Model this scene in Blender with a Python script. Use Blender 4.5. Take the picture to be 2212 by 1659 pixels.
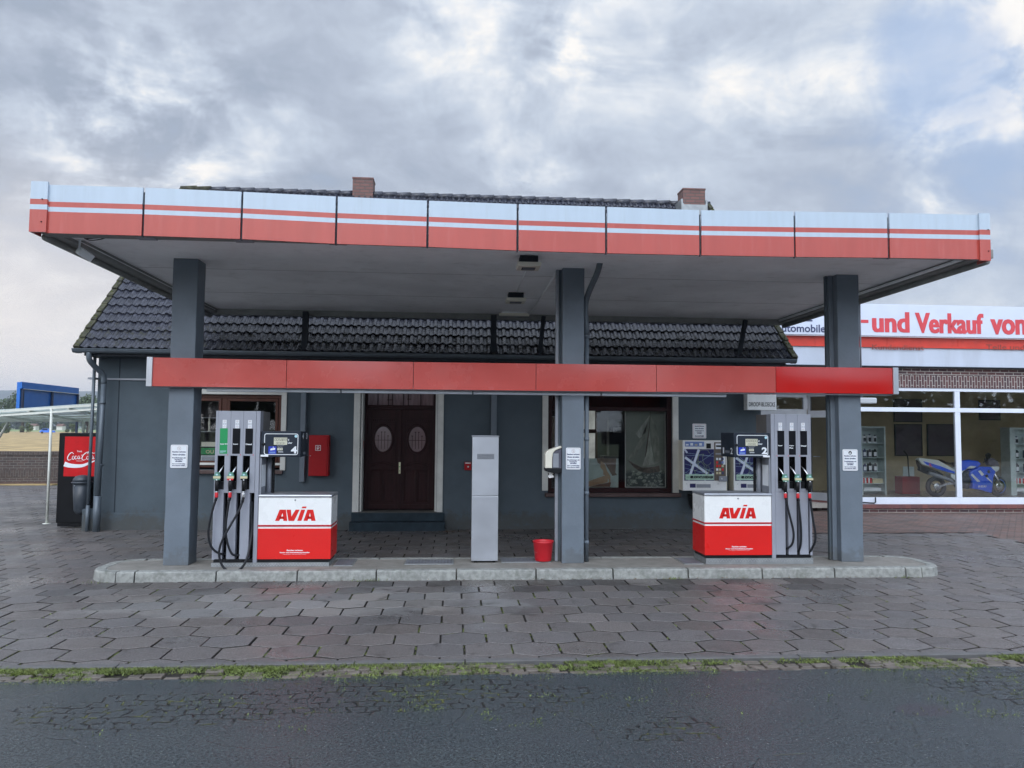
import bpy, bmesh, math, random
from mathutils import Vector, Matrix
random.seed(7)
R = math.radians
for o in list(bpy.data.objects): bpy.data.objects.remove(o)
sc = bpy.context.scene
COL = sc.collection

# ------------------------------------------------------------------ camera
YAW, PITCH, ROLL, EYE = R(4.3), R(3.45), R(0.45), 2.0
F, CX, CY = 1662.0, 1106.0, 829.5          # focal length and centre of the surveyed picture
fw = Vector((math.sin(YAW)*math.cos(PITCH), math.cos(YAW)*math.cos(PITCH), math.sin(PITCH)))
r0 = Vector((math.cos(YAW), -math.sin(YAW), 0)); u0 = r0.cross(fw)
rt = r0*math.cos(ROLL) + u0*math.sin(ROLL); up = rt.cross(fw)
cam = bpy.data.cameras.new('camera'); cam.sensor_width = 36; cam.lens = 36*F/2212
cam.clip_start = .05; cam.clip_end = 12000
co = bpy.data.objects.new('camera', cam); COL.objects.link(co)
co.matrix_world = Matrix(((rt.x, up.x, -fw.x, 0), (rt.y, up.y, -fw.y, 0), (rt.z, up.z, -fw.z, EYE), (0, 0, 0, 1)))
sc.camera = co

def ray(x, y): return fw + rt*((x-CX)/F) - up*((y-CY)/F)
def PY(x, y, Y):                            # survey: point of the vertical plane Y=const
    d = ray(x, y); t = Y/d.y
    return (d.x*t, Y, EYE+d.z*t)
def PG(x, y, z=0):                          # survey: point of the level z=const
    d = ray(x, y); t = (z-EYE)/d.z
    return (d.x*t, d.y*t, z)

# ------------------------------------------------------------------ world
sc.view_settings.view_transform = 'Standard'; sc.view_settings.look = 'None'
sc.view_settings.gamma = 1; sc.view_settings.exposure = 0.10
sc.render.engine = 'CYCLES'; sc.cycles.use_denoising = True
sc.cycles.max_bounces = 8; sc.cycles.transparent_max_bounces = 12
SUN_EL, SUN_AZ = R(38), R(195)              # azimuth clockwise from +Y: behind the photographer
w = bpy.data.worlds.new('World'); sc.world = w; w.use_nodes = True
N = w.node_tree.nodes; L = w.node_tree.links; N.clear()
def nn(t, **k):
    n = N.new(t)
    for a, b in k.items(): setattr(n, a, b)
    return n
def mth(op, a, b=None, c=None, clamp=False):
    n = N.new('ShaderNodeMath'); n.operation = op; n.use_clamp = clamp
    for i, v in enumerate((a, b, c)):
        if v is None: continue
        if isinstance(v, (int, float)): n.inputs[i].default_value = v
        else: L.new(v, n.inputs[i])
    return n.outputs[0]
def mixc(f, a, b, blend='MIX'):
    n = N.new('ShaderNodeMix'); n.data_type = 'RGBA'; n.blend_type = blend
    for s, v in ((n.inputs[0], f), (n.inputs[6], a), (n.inputs[7], b)):
        if isinstance(v, (int, float)): s.default_value = v
        elif isinstance(v, tuple): s.default_value = (*v, 1)
        else: L.new(v, s)
    return n.outputs[2]
def noise(vec, scale, detail=6, rough=.55, dist=0.):
    n = N.new('ShaderNodeTexNoise'); L.new(vec, n.inputs['Vector'])
    n.inputs['Scale'].default_value = scale; n.inputs['Detail'].default_value = detail
    n.inputs['Roughness'].default_value = rough; n.inputs['Distortion'].default_value = dist
    return n.outputs[0]
def smooth(v, a, b):
    n = N.new('ShaderNodeMapRange'); n.interpolation_type = 'SMOOTHSTEP'
    L.new(v, n.inputs[0]); n.inputs[1].default_value = a; n.inputs[2].default_value = b
    return n.outputs[0]
sky = nn('ShaderNodeTexSky', sky_type='NISHITA', sun_disc=False, sun_elevation=SUN_EL, sun_rotation=SUN_AZ, air_density=1.2, dust_density=1.5)
tc = nn('ShaderNodeTexCoord'); sep = nn('ShaderNodeSeparateXYZ')
nrm = nn('ShaderNodeVectorMath', operation='NORMALIZE'); L.new(tc.outputs['Generated'], nrm.inputs[0]); D = nrm.outputs[0]
L.new(D, sep.inputs[0]); dx, dy, dz = sep.outputs
zz = mth('ADD', mth('MAXIMUM', dz, 0.0), .30)
cmb = nn('ShaderNodeCombineXYZ'); L.new(mth('DIVIDE', dx, zz), cmb.inputs[0]); L.new(mth('DIVIDE', dy, zz), cmb.inputs[1]); P = cmb.outputs[0]
mp = nn('ShaderNodeMapping'); L.new(P, mp.inputs[0]); mp.inputs['Rotation'].default_value = (0, 0, R(-25)); mp.inputs['Scale'].default_value = (1.15, 1.5, 1); mp.inputs['Location'].default_value = (3.1, 1.7, 0)
n1 = noise(mp.outputs[0], .8, 9, .60, .3); n2 = noise(mp.outputs[0], 3.0, 10, .60, .5); n3 = noise(D, 15, 8, .62, .4)
def blob(px, py, rad, soft=1.0):            # a brighter or thinner spot of the cloud cover in a fixed compass direction
    d = ray(px, py).normalized()
    v = nn('ShaderNodeVectorMath', operation='DISTANCE'); L.new(D, v.inputs[0]); v.inputs[1].default_value = d
    q = mth('DIVIDE', v.outputs['Value'], rad)
    return mth('EXPONENT', mth('MULTIPLY', mth('MULTIPLY', q, q), -1.0))
def total(l):
    s = None
    for amp, b in l:
        t = mth('MULTIPLY', b, amp); s = t if s is None else mth('ADD', s, t)
    return s
glow = total([(.9, blob(1225, 105, .035)), (.5, blob(1090, 60, .10)), (1.2, blob(330, 320, .12)), (.35, blob(200, 260, .09)), (.5, blob(1100, 380, .045)), (.45, blob(1180, 370, .05)),
              (.45, blob(1560, 170, .045)), (.5, blob(1820, 160, .05)), (.35, blob(1700, 235, .05)), (1.2, blob(2130, 210, .06)), (.9, blob(2205, 110, .06)), (.7, blob(1985, 262, .03)),
              (.5, blob(2010, 435, .03)), (.4, blob(930, 40, .06)), (.5, blob(60, 640, .16)), (.35, blob(2120, 330, .10)), (.3, blob(1350, 40, .10))])
dark = total([(.75, blob(480, 140, .25)), (.5, blob(1150, 230, .17)), (1.0, blob(100, 130, .16)), (.3, blob(1450, 300, .13)), (.35, blob(120, 540, .06)), (.35, blob(1900, 380, .07))])
gap = total([(.9, blob(2040, 150, .07)), (.8, blob(2000, 60, .09)), (.4, blob(2212, 300, .06)), (.4, blob(1500, 10, .04)), (.45, blob(2050, 520, .12)), (.35, blob(60, 590, .08))])
tex = mth('ADD', mth('MULTIPLY', n1, .45), mth('ADD', mth('MULTIPLY', n2, .35), mth('MULTIPLY', n3, .20)))   # ~0.5
t1 = mth('SUBTRACT', tex, .5)
den = mth('ADD', mth('MULTIPLY', t1, 3.0), .42)
den = mth('SUBTRACT', den, mth('MULTIPLY', dark, .26))
den = mth('ADD', den, mth('MULTIPLY', glow, mth('ADD', mth('MULTIPLY', t1, 6.0), .42)))
ramp = nn('ShaderNodeValToRGB'); L.new(den, ramp.inputs[0]); cr = ramp.color_ramp
cr.elements[0].position = .0; cr.elements[0].color = (.35, .405, .50, 1)
cr.elements[1].position = 1.0; cr.elements[1].color = (.98, .95, .91, 1)
for p_, c_ in ((.22, (.43, .485, .585)), (.45, (.55, .615, .715)), (.7, (.74, .78, .835))):
    e = cr.elements.new(p_); e.color = (*c_, 1)
skyb = mixc(1.0, sky.outputs[0], (.10, .10, .10), 'MULTIPLY')
gapc = mixc(.20, (.42, .56, .82), skyb)
gm = smooth(mth('ADD', mth('MULTIPLY', gap, .42), mth('MULTIPLY', mth('SUBTRACT', .5, tex), 2.4)), .12, .55)
c = mixc(mth('MULTIPLY', gm, .70), ramp.outputs[0], gapc)
# thin warm veil along the horizon on the left, paler towards the horizon everywhere
hz = smooth(dz, .20, .0)
lft = smooth(dx, -.08, -.50)
c = mixc(mth('MULTIPLY', hz, .55), c, (.62, .71, .80))
c = mixc(mth('MULTIPLY', mth('MULTIPLY', smooth(dz, .36, .03), lft), .85), c, (1.12, .99, .86))
# sky brightened behind the photographer and overhead, added as fill light
back = smooth(dy, .1, -.8)
c2 = mixc(1.0, c, mixc(back, (1, 1, 1), (2.9, 2.95, 3.0)), 'MULTIPLY')
zen = smooth(dz, .45, .95)
c2 = mixc(1.0, c2, mixc(zen, (1, 1, 1), (1.9, 1.9, 1.95)), 'MULTIPLY')
bg = nn('ShaderNodeBackground'); L.new(c2, bg.inputs[0]); bg.inputs[1].default_value = 1.0
out = nn('ShaderNodeOutputWorld'); L.new(bg.outputs[0], out.inputs[0])

sl = bpy.data.lights.new('sun', 'SUN'); sl.energy = 1.1; sl.angle = R(40); sl.color = (1, .98, .95)
so = bpy.data.objects.new('sun', sl); COL.objects.link(so)
sd = Vector((math.sin(SUN_AZ)*math.cos(SUN_EL), math.cos(SUN_AZ)*math.cos(SUN_EL), math.sin(SUN_EL)))
so.rotation_euler = sd.to_track_quat('Z', 'Y').to_euler(); so.location = (0, -20, 30)

# ------------------------------------------------------------------ materials
MATS = {}
def mat(name, col, rough=.5, metal=0., var=.10, scale=3., bump=0., bscale=40., spec=.5, coat=0., dirt=0., dcol=(.05, .05, .045), dscale=1.2, rvar=.08, stretch=None, emis=0., splash=0.):
    if name in MATS: return MATS[name]
    m = bpy.data.materials.new(name); MATS[name] = m; m.use_nodes = True
    global N, L
    N = m.node_tree.nodes; L = m.node_tree.links
    b = N['Principled BSDF']; tcn = N.new('ShaderNodeTexCoord'); v = tcn.outputs['Object']
    if stretch:
        q = N.new('ShaderNodeMapping'); q.inputs['Scale'].default_value = stretch; L.new(v, q.inputs[0]); v = q.outputs[0]
    a = noise(v, scale, 6, .6)
    lo = tuple(x*(1-var) for x in col); hi = tuple(min(1, x*(1+var)) for x in col)
    c_ = mixc(smooth(a, .3, .7), lo, hi)
    if dirt:
        d = smooth(noise(v, dscale, 8, .68, .3), .5, .78)
        c_ = mixc(mth('MULTIPLY', d, dirt), c_, dcol)
    if splash:                              # rain-splashed dirt and flaked paint just above the ground
        sz = N.new('ShaderNodeSeparateXYZ'); L.new(N.new('ShaderNodeNewGeometry').outputs['Position'], sz.inputs[0])
        q = mth('ADD', mth('MULTIPLY', noise(tcn.outputs['Object'], 6, 8, .7), .8), mth('MULTIPLY', smooth(sz.outputs[2], .75, .05), .42))
        c_ = mixc(mth('MULTIPLY', smooth(q, .62, .80), splash), c_, (.075, .072, .062))
        q = smooth(noise(tcn.outputs['Object'], 17, 6, .8, .6), .70, .72); c_ = mixc(mth('MULTIPLY', q, .35), c_, (.26, .28, .28))
    L.new(c_, b.inputs['Base Color'])
    rr = mth('ADD', mth('MULTIPLY', mth('SUBTRACT', noise(v, scale*2.3, 5, .6), .5), rvar*4), rough, clamp=True)
    L.new(rr, b.inputs['Roughness'])
    b.inputs['Metallic'].default_value = metal; b.inputs['Specular IOR Level'].default_value = spec
    b.inputs['Coat Weight'].default_value = coat; b.inputs['Coat Roughness'].default_value = .12
    if emis:
        L.new(c_, b.inputs['Emission Color']); b.inputs['Emission Strength'].default_value = emis
    if bump:
        bp = N.new('ShaderNodeBump'); bp.inputs['Strength'].default_value = bump; bp.inputs['Distance'].default_value = .01
        L.new(noise(v, bscale, 5, .65), bp.inputs['Height']); L.new(bp.outputs[0], b.inputs['Normal'])
    return m

m_wall = mat('wall_paint', (.080, .104, .124), .75, splash=.6, spec=.2, var=.10, scale=1.3, bump=.35, bscale=55, dirt=.25, dcol=(.06, .075, .085))
m_col = mat('column_paint', (.140, .172, .208), .45, splash=.4, var=.08, scale=2, bump=.30, bscale=22, dirt=.25, dcol=(.10, .125, .15), spec=.35)
m_soffit = mat('soffit_paint', (.86, .88, .90), .7, var=.07, scale=1.1, bump=.15, bscale=18, dirt=.30, dcol=(.36, .36, .34), dscale=4.5)
m_rim = mat('canopy_rim', (.24, .25, .245), .7, var=.15, scale=5, dirt=.5, dcol=(.12, .12, .11), dscale=5)
m_white = mat('white_enamel', (.80, .82, .82), .28, var=.03, scale=2, dirt=.12, dcol=(.55, .55, .5), coat=.3)
m_cream = mat('cream_enamel', (.72, .70, .60), .35, var=.04)
m_red = mat('red_enamel', (.66, .014, .012), .32, var=.03, scale=2, coat=.15, spec=.35)
m_dred = mat('dark_red_line', (.42, .006, .02), .3, var=.04)
m_fred = mat('faded_red_film', (.43, .068, .052), .35, var=.06, scale=1.4, coat=.2, dirt=.30, dcol=(.50, .15, .13), dscale=3, stretch=(4, 4, .4))
m_fwhite = mat('fascia_white', (.44, .53, .62), .35, var=.03, coat=.15, dirt=.22, dcol=(.30, .34, .33), dscale=4, stretch=(5, 5, .5))
m_bred = mat('beam_red_faded', (.52, .075, .062), .26, var=.09, scale=.9, coat=.5, dirt=.25, dcol=(.55, .16, .13), dscale=.9)
m_bred2 = mat('beam_red_new', (.56, .012, .010), .20, var=.05, scale=.9, coat=.5)
m_galv = mat('galvanised', (.30, .32, .33), .42, metal=.5, var=.15, scale=6)
m_alu = mat('brushed_aluminium', (.50, .53, .58), .36, metal=.75, var=.06, scale=2)
m_alud = mat('dull_aluminium', (.27, .29, .33), .5, metal=.3, var=.08, scale=3)
m_pump = mat('pump_grey', (.30, .32, .375), .42, var=.05, scale=2, metal=.15)
m_pumps = mat('pump_side_brown_grey', (.135, .13, .13), .55, var=.08)
m_black = mat('black_plastic', (.008, .009, .011), .38, spec=.25, var=.2, scale=6)
m_rub = mat('hose_rubber', (.012, .014, .018), .42, spec=.3, var=.2, scale=9)
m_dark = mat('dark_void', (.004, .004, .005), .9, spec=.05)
m_head = mat('display_casing', (.018, .026, .040), .42, spec=.25, var=.08)
m_lcd = mat('lcd_glass', (.62, .62, .50), .25, var=.04)
m_blue = mat('sticker_blue', (.010, .035, .42), .35)
m_green = mat('label_green', (.010, .27, .085), .35, var=.05)
m_sticker = mat('sticker_white', (.74, .78, .82), .4, var=.03)
m_ink = mat('ink_navy', (.035, .045, .13), .5)
m_inkk = mat('ink_black', (.006, .007, .010), .5, spec=.12)
m_pink = mat('ink_grey_pink', (.45, .36, .38), .5)
m_cyan = mat('sticker_cyan', (.40, .62, .70), .4)
m_kerb = mat('kerb_concrete', (.265, .275, .26), .75, var=.28, scale=14, bump=.9, bscale=60, dirt=.9, dcol=(.10, .11, .09), dscale=3.5)
m_slab = mat('island_concrete', (.215, .205, .185), .7, var=.15, scale=5, bump=.4, bscale=90, dirt=.5, dcol=(.11, .105, .09), dscale=1.6)
m_gutter = mat('gutter_zinc', (.10, .125, .15), .4, metal=.2, var=.1, dirt=.3)
m_guttd = mat('gutter_dark', (.022, .028, .038), .55, spec=.2, var=.15)
m_strut = mat('strut_dark_paint', (.022, .028, .038), .6, spec=.2, var=.15)
m_wood = mat('brown_window_wood', (.085, .032, .022), .5, spec=.25, var=.2, scale=5, stretch=(1, 1, .2))
m_door = mat('dark_door_wood', (.026, .009, .010), .5, spec=.15, var=.25, scale=9, stretch=(2, 2, .25), bump=.2, bscale=30)
m_trim = mat('white_stone_trim', (.60, .61, .58), .6, var=.08, scale=4, dirt=.25, dcol=(.30, .30, .27))
m_step = mat('step_blue_paint', (.018, .032, .044), .55, spec=.2, var=.25, scale=5, bump=.3, dirt=.35, dcol=(.05, .05, .045))
m_stept = mat('step_top', (.10, .095, .085), .6, var=.2)
m_fire = mat('fire_red', (.34, .006, .010), .45, spec=.25, var=.06)
m_bucket = mat('bucket_red', (.52, .012, .022), .35, var=.05)
m_sill = mat('window_sill_tile', (.075, .045, .042), .4, var=.2)
m_pvc = mat('white_window_pvc', (.70, .76, .86), .35, var=.03, dirt=.1, dcol=(.4, .4, .4))
m_signw = mat('sign_board_white', (.60, .66, .78), .4, var=.03)
m_signr = mat('sign_letters_red', (.62, .055, .07), .45, var=.06)
m_band = mat('fascia_orange_red', (.62, .045, .025), .45, var=.10, dirt=.3, dcol=(.30, .05, .03))
m_panel = mat('fascia_blue_white', (.50, .56, .66), .5, var=.06, scale=2, dirt=.4, dcol=(.27, .28, .29), stretch=(1, 1, .25))
m_ghost = mat('ghost_lettering', (.26, .05, .035), .6)
m_int = mat('showroom_tan_wall', (.40, .335, .21), .8, var=.08, spec=.2)
m_intf = mat('showroom_floor', (.30, .28, .25), .3, var=.2)
m_cab = mat('display_cabinet_grey', (.50, .60, .60), .3)
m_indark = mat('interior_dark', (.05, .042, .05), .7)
m_noticeb = mat('notice_board_dark', (.075, .055, .075), .6)
m_coke = mat('machine_black', (.005, .006, .008), .4, spec=.15, var=.2)
m_cokered = mat('machine_red', (.50, .008, .012), .45, spec=.2)
m_bin = mat('bin_dark_grey', (.035, .045, .058), .38, var=.1)
m_shed = mat('shelter_white', (.66, .68, .62), .5, var=.1)
m_sboard = mat('sign_blue', (.012, .14, .50), .4, var=.05)
m_sframe = mat('sign_frame_dark', (.02, .035, .08), .5)
m_bark = mat('bark', (.06, .05, .04), .9, var=.3)
m_leaf = mat('leaf_dark', (.050, .085, .030), .6, var=.45, scale=.6)
m_leaf2 = mat('leaf_olive', (.075, .105, .035), .6, var=.4, scale=.6)
m_far = mat('far_wood', (.035, .065, .030), .9, var=.3, scale=.02)
m_bike_b = mat('bike_blue', (.008, .09, .72), .25, coat=.5)
m_bike_w = mat('bike_white', (.60, .66, .66), .3, coat=.4)
m_moss = mat('moss', (.075, .085, .025), .9, var=.4, scale=30, bump=.6, bscale=120)
m_towel = mat('paper_white', (.8, .8, .8), .8)
m_smoke = mat('smoked_plastic', (.10, .10, .13), .25)
m_orange = mat('nozzle_yellow', (.55, .50, .32), .4)
m_redring = mat('nozzle_red_ring', (.60, .02, .03), .4)
m_silver = mat('nozzle_metal', (.62, .64, .66), .25, metal=.9)
m_guard = mat('splash_guard_green', (.10, .25, .19), .3)
m_brass = mat('door_plate', (.62, .62, .42), .35, metal=.4)

def setctx(m):
    global N, L
    N = m.node_tree.nodes; L = m.node_tree.links
def newmat(name):
    m = bpy.data.materials.new(name); MATS[name] = m; m.use_nodes = True; setctx(m)
    return m, N['Principled BSDF'], N.new('ShaderNodeTexCoord').outputs['Object']

def glass(name, k=1.0, refl=.9, tint=(.75, .8, .82), rough=.02, ior=1.5):
    m = bpy.data.materials.new(name); m.use_nodes = True; setctx(m); N.clear()
    fr = N.new('ShaderNodeFresnel'); fr.inputs[0].default_value = ior
    tr = N.new('ShaderNodeBsdfTransparent'); tr.inputs[0].default_value = (*tint, 1)
    gl = N.new('ShaderNodeBsdfGlossy'); gl.inputs[0].default_value = (refl, refl, refl, 1); gl.inputs['Roughness'].default_value = rough
    mx = N.new('ShaderNodeMixShader'); f = mth('MULTIPLY', fr.outputs[0], k, clamp=True)
    L.new(f, mx.inputs[0]); L.new(tr.outputs[0], mx.inputs[1]); L.new(gl.outputs[0], mx.inputs[2])
    o = N.new('ShaderNodeOutputMaterial'); L.new(mx.outputs[0], o.inputs[0])
    return m
m_glass = glass('window_glass', k=.8, tint=(.95, .96, .96))
m_glass2 = glass('showroom_glass', k=1.3, tint=(.97, .98, .98))

def brickmat(name, c1, c2, mortar, bw=.24, bh=.075, ms=.008, axis='xz', rough=.75, rot=0., offset=.5, wet=False, dirt=.4):
    m, b, v = newmat(name)
    s = N.new('ShaderNodeSeparateXYZ'); L.new(v, s.inputs[0]); q = N.new('ShaderNodeCombineXYZ')
    if axis == 'xz': L.new(mth('ADD', s.outputs[0], s.outputs[1]), q.inputs[0]); L.new(s.outputs[2], q.inputs[1])
    elif axis == 'zx': L.new(s.outputs[2], q.inputs[0]); L.new(mth('ADD', s.outputs[0], s.outputs[1]), q.inputs[1])
    else: L.new(s.outputs[0], q.inputs[0]); L.new(s.outputs[1], q.inputs[1])
    mpn = N.new('ShaderNodeMapping'); L.new(q.outputs[0], mpn.inputs[0]); mpn.inputs['Rotation'].default_value = (0, 0, rot)
    bt = N.new('ShaderNodeTexBrick'); L.new(mpn.outputs[0], bt.inputs['Vector'])
    for k, x in (('Color1', c1), ('Color2', c2), ('Mortar', mortar)): bt.inputs[k].default_value = (*x, 1)
    bt.inputs['Scale'].default_value = 1; bt.inputs['Brick Width'].default_value = bw; bt.inputs['Row Height'].default_value = bh
    bt.inputs['Mortar Size'].default_value = ms; bt.inputs['Mortar Smooth'].default_value = .3; bt.offset = offset
    d = smooth(noise(v, 2.2, 8, .65), .45, .75)
    c_ = mixc(mth('MULTIPLY', d, dirt), bt.outputs[0], tuple(x*.45 for x in c1))
    L.new(c_, b.inputs['Base Color'])
    L.new(mth('ADD', mth('MULTIPLY', noise(v, 1.5, 5), .4), rough-.2), b.inputs['Roughness'])
    bp = N.new('ShaderNodeBump'); bp.inputs['Strength'].default_value = .6; bp.inputs['Distance'].default_value = .008; bp.invert = True
    L.new(bt.outputs['Fac'], bp.inputs['Height']); L.new(bp.outputs[0], b.inputs['Normal'])
    return m
m_brick = brickmat('brick_brown', (.11, .045, .045), (.055, .035, .045), (.42, .40, .37), ms=.009)
m_soldier = brickmat('brick_soldier', (.12, .05, .05), (.06, .035, .045), (.42, .40, .37), bw=.24, bh=.072, axis='zx', ms=.009)
m_chim = brickmat('brick_chimney', (.185, .090, .078), (.14, .072, .066), (.09, .075, .07), bw=.26, bh=.085, ms=.012, dirt=.3)
m_yardwall = brickmat('brick_yard_wall', (.085, .060, .052), (.055, .042, .040), (.16, .15, .14), bw=.26, bh=.09, ms=.009, dirt=.5)
m_plaza = brickmat('brick_paving', (.22, .125, .10), (.085, .070, .065), (.026, .024, .022), bw=.24, bh=.12, ms=.012, axis='xy', rough=.48, rot=R(38), dirt=.7)
m_tiler = brickmat('sill_red_tile', (.20, .075, .065), (.11, .05, .055), (.07, .05, .05), bw=.15, bh=.3, ms=.004, dirt=.2)

# roof tiles: glazed dark, mossy in patches, darker and duller towards the eaves
m_tile, b, v = newmat('roof_tile_glazed')
a = noise(v, 9, 6, .7); c_ = mixc(smooth(a, .35, .7), (.016, .018, .027), (.055, .059, .080))
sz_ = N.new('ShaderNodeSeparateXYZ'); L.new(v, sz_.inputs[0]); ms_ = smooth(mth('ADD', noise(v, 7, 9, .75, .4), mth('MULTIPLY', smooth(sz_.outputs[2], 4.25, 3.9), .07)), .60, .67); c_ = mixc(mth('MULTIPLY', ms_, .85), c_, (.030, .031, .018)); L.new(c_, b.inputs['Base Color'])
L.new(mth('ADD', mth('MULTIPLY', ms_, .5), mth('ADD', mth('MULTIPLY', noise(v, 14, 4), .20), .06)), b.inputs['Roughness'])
bp = N.new('ShaderNodeBump'); bp.inputs['Strength'].default_value = .5; bp.inputs['Distance'].default_value = .01; L.new(noise(v, 60, 6, .7), bp.inputs['Height']); L.new(bp.outputs[0], b.inputs['Normal'])
m_mosst = mat('mossy_verge_tile', (.045, .045, .026), .85, var=.6, scale=9, bump=1.0, bscale=30)

# pavers
m_paver, b, v = newmat('hex_paver_concrete')
at = N.new('ShaderNodeAttribute'); at.attribute_name = 'tone'
base = mixc(smooth(noise(v, 70, 3, .7), .35, .7), (.066, .061, .060), (.180, .168, .164))
s = N.new('ShaderNodeSeparateXYZ'); L.new(v, s.inputs[0])
def ellp(cx, cy, rx, ry):
    ax = mth('DIVIDE', mth('SUBTRACT', s.outputs[0], cx), rx); ay = mth('DIVIDE', mth('SUBTRACT', s.outputs[1], cy), ry)
    return mth('EXPONENT', mth('MULTIPLY', mth('ADD', mth('MULTIPLY', ax, ax), mth('MULTIPLY', ay, ay)), -1.0))
dry = smooth(mth('ADD', mth('ADD', mth('MULTIPLY', noise(v, 1.3, 8, .65, .6), .7), mth('MULTIPLY', ellp(-1.9, 9.2, 2.6, .9), .42)), mth('MULTIPLY', ellp(6.5, 9.5, 2.5, 1.2), .10)), .50, .60)
base = mixc(mth('MULTIPLY', dry, .62), base, mixc(smooth(noise(v, 90, 3, .7), .35, .7), (.14, .138, .135), (.24, .235, .225)))
st = smooth(noise(v, 3.1, 9, .72, .8), .56, .66); base = mixc(mth('MULTIPLY', st, .65), base, (.038, .034, .032))
base = mixc(1.0, base, at.outputs['Color'], 'MULTIPLY'); L.new(base, b.inputs['Base Color'])
wet = smooth(noise(v, .8, 7, .62, .3), .40, .66)
rr = mth('SUBTRACT', .58, mth('MULTIPLY', wet, .34)); rr = mth('ADD', rr, mth('MULTIPLY', dry, .15)); rr = mth('ADD', rr, mth('MULTIPLY', mth('SUBTRACT', noise(v, 25, 4), .5), .25)); L.new(rr, b.inputs['Roughness'])
bp = N.new('ShaderNodeBump'); bp.inputs['Strength'].default_value = .55; bp.inputs['Distance'].default_value = .006; L.new(noise(v, 110, 4, .7), bp.inputs['Height'])
L.new(bp.outputs[0], b.inputs['Normal']); b.inputs['Specular IOR Level'].default_value = .5

m_joint, b, v = newmat('joint_soil')
g = smooth(noise(v, 3.2, 6, .65), .56, .66); c_ = mixc(mth('MULTIPLY', g, .8), (.020, .017, .014), (.085, .10, .025)); L.new(c_, b.inputs['Base Color']); b.inputs['Roughness'].default_value = .9

# asphalt with worn patches where old setts come through
m_road, b, v = newmat('worn_asphalt')
s = N.new('ShaderNodeSeparateXYZ'); L.new(v, s.inputs[0])
agg = noise(v, 130, 3, .75); agg = mth('ADD', mth('MULTIPLY', agg, .55), mth('MULTIPLY', noise(v, 48, 4, .7), .45)); base = mixc(smooth(agg, .40, .62), (.006, .010, .013), (.078, .098, .108))
base = mixc(mth('MULTIPLY', smooth(noise(v, 1.1, 7, .6), .45, .7), .4), base, (.045, .054, .062))
fl = smooth(noise(v, 60, 2, .5), .700, .72); base = mixc(mth('MULTIPLY', fl, .8), base, (.30, .30, .28))
crk = N.new('ShaderNodeTexVoronoi'); crk.feature = 'DISTANCE_TO_EDGE'; crk.inputs['Scale'].default_value = 1.1
wv = N.new('ShaderNodeVectorMath'); wv.operation = 'ADD'; L.new(v, wv.inputs[0])
nv = N.new('ShaderNodeTexNoise'); L.new(v, nv.inputs[0]); nv.inputs['Scale'].default_value = 2.6; nv.inputs['Detail'].default_value = 7
sv = N.new('ShaderNodeVectorMath'); sv.operation = 'SCALE'; L.new(nv.outputs['Color'], sv.inputs[0]); sv.inputs['Scale'].default_value = .24; L.new(sv.outputs[0], wv.inputs[1])
bt = N.new('ShaderNodeTexBrick'); L.new(wv.outputs[0], bt.inputs['Vector']); bt.inputs['Scale'].default_value = 1; bt.inputs['Brick Width'].default_value = .125; bt.inputs['Row Height'].default_value = .105
bt.inputs['Mortar Size'].default_value = .013; bt.inputs['Mortar Smooth'].default_value = .7
def ell(cx, cy, rx, ry):
    ax = mth('DIVIDE', mth('SUBTRACT', s.outputs[0], cx), rx); ay = mth('DIVIDE', mth('SUBTRACT', s.outputs[1], cy), ry)
    return mth('EXPONENT', mth('MULTIPLY', mth('ADD', mth('MULTIPLY', ax, ax), mth('MULTIPLY', ay, ay)), -1.0))
patch = mth('ADD', mth('ADD', ell(-.2, 6.0, 1.6, .45), ell(4.5, 6.0, .8, .5)), mth('ADD', ell(-2.2, 5.7, .9, .35), mth('MULTIPLY', ell(1.5, 5.2, .8, .4), .6)))
pm = smooth(mth('ADD', mth('MULTIPLY', patch, .50), mth('MULTIPLY', noise(v, 3.5, 8, .8), .85)), .64, .74)
gap_ = mth('MULTIPLY', mth('MULTIPLY', bt.outputs['Fac'], pm), smooth(noise(v, 8, 6, .75), .45, .52))
hole = mth('MULTIPLY', smooth(mth('ADD', mth('MULTIPLY', patch, .12), noise(v, 5.0, 5, .7)), .735, .76), 1.0)
L.new(wv.outputs[0], crk.inputs['Vector']); ck = mth('MULTIPLY', smooth(crk.outputs['Distance'], .012, .002), smooth(noise(v, 1.7, 5, .6), .50, .56)); gap_ = mth('MAXIMUM', mth('MAXIMUM', gap_, mth('MULTIPLY', hole, .8)), mth('MULTIPLY', ck, .3))
base = mixc(mth('MULTIPLY', gap_, .95), base, (.006, .006, .006))
gm_ = mth('MULTIPLY', gap_, smooth(noise(v, 3.6, 6, .7), .52, .60)); base = mixc(gm_, base, (.10, .115, .028))
rp = smooth(mth('ADD', ell(3.42, 5.47, .22, .13), mth('MULTIPLY', mth('SUBTRACT', noise(v, 9, 4), .5), .4)), .40, .44)
base = mixc(mth('MULTIPLY', rp, .8), base, mixc(smooth(agg, .35, .7), (.025, .023, .032), (.075, .07, .085)))
L.new(base, b.inputs['Base Color'])
rr = mth('ADD', .12, mth('MULTIPLY', smooth(noise(v, .9, 6, .6), .35, .7), .20)); rr = mth('ADD', rr, mth('MULTIPLY', mth('SUBTRACT', noise(v, 60, 3), .5), .25)); rr = mth('ADD', rr, mth('MULTIPLY', gap_, .4)); L.new(rr, b.inputs['Roughness'])
hgt = mth('SUBTRACT', mth('MULTIPLY', agg, .55), mth('MULTIPLY', gap_, 1.0)); hgt = mth('ADD', hgt, mth('MULTIPLY', noise(v, 4, 4), .5))
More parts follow.
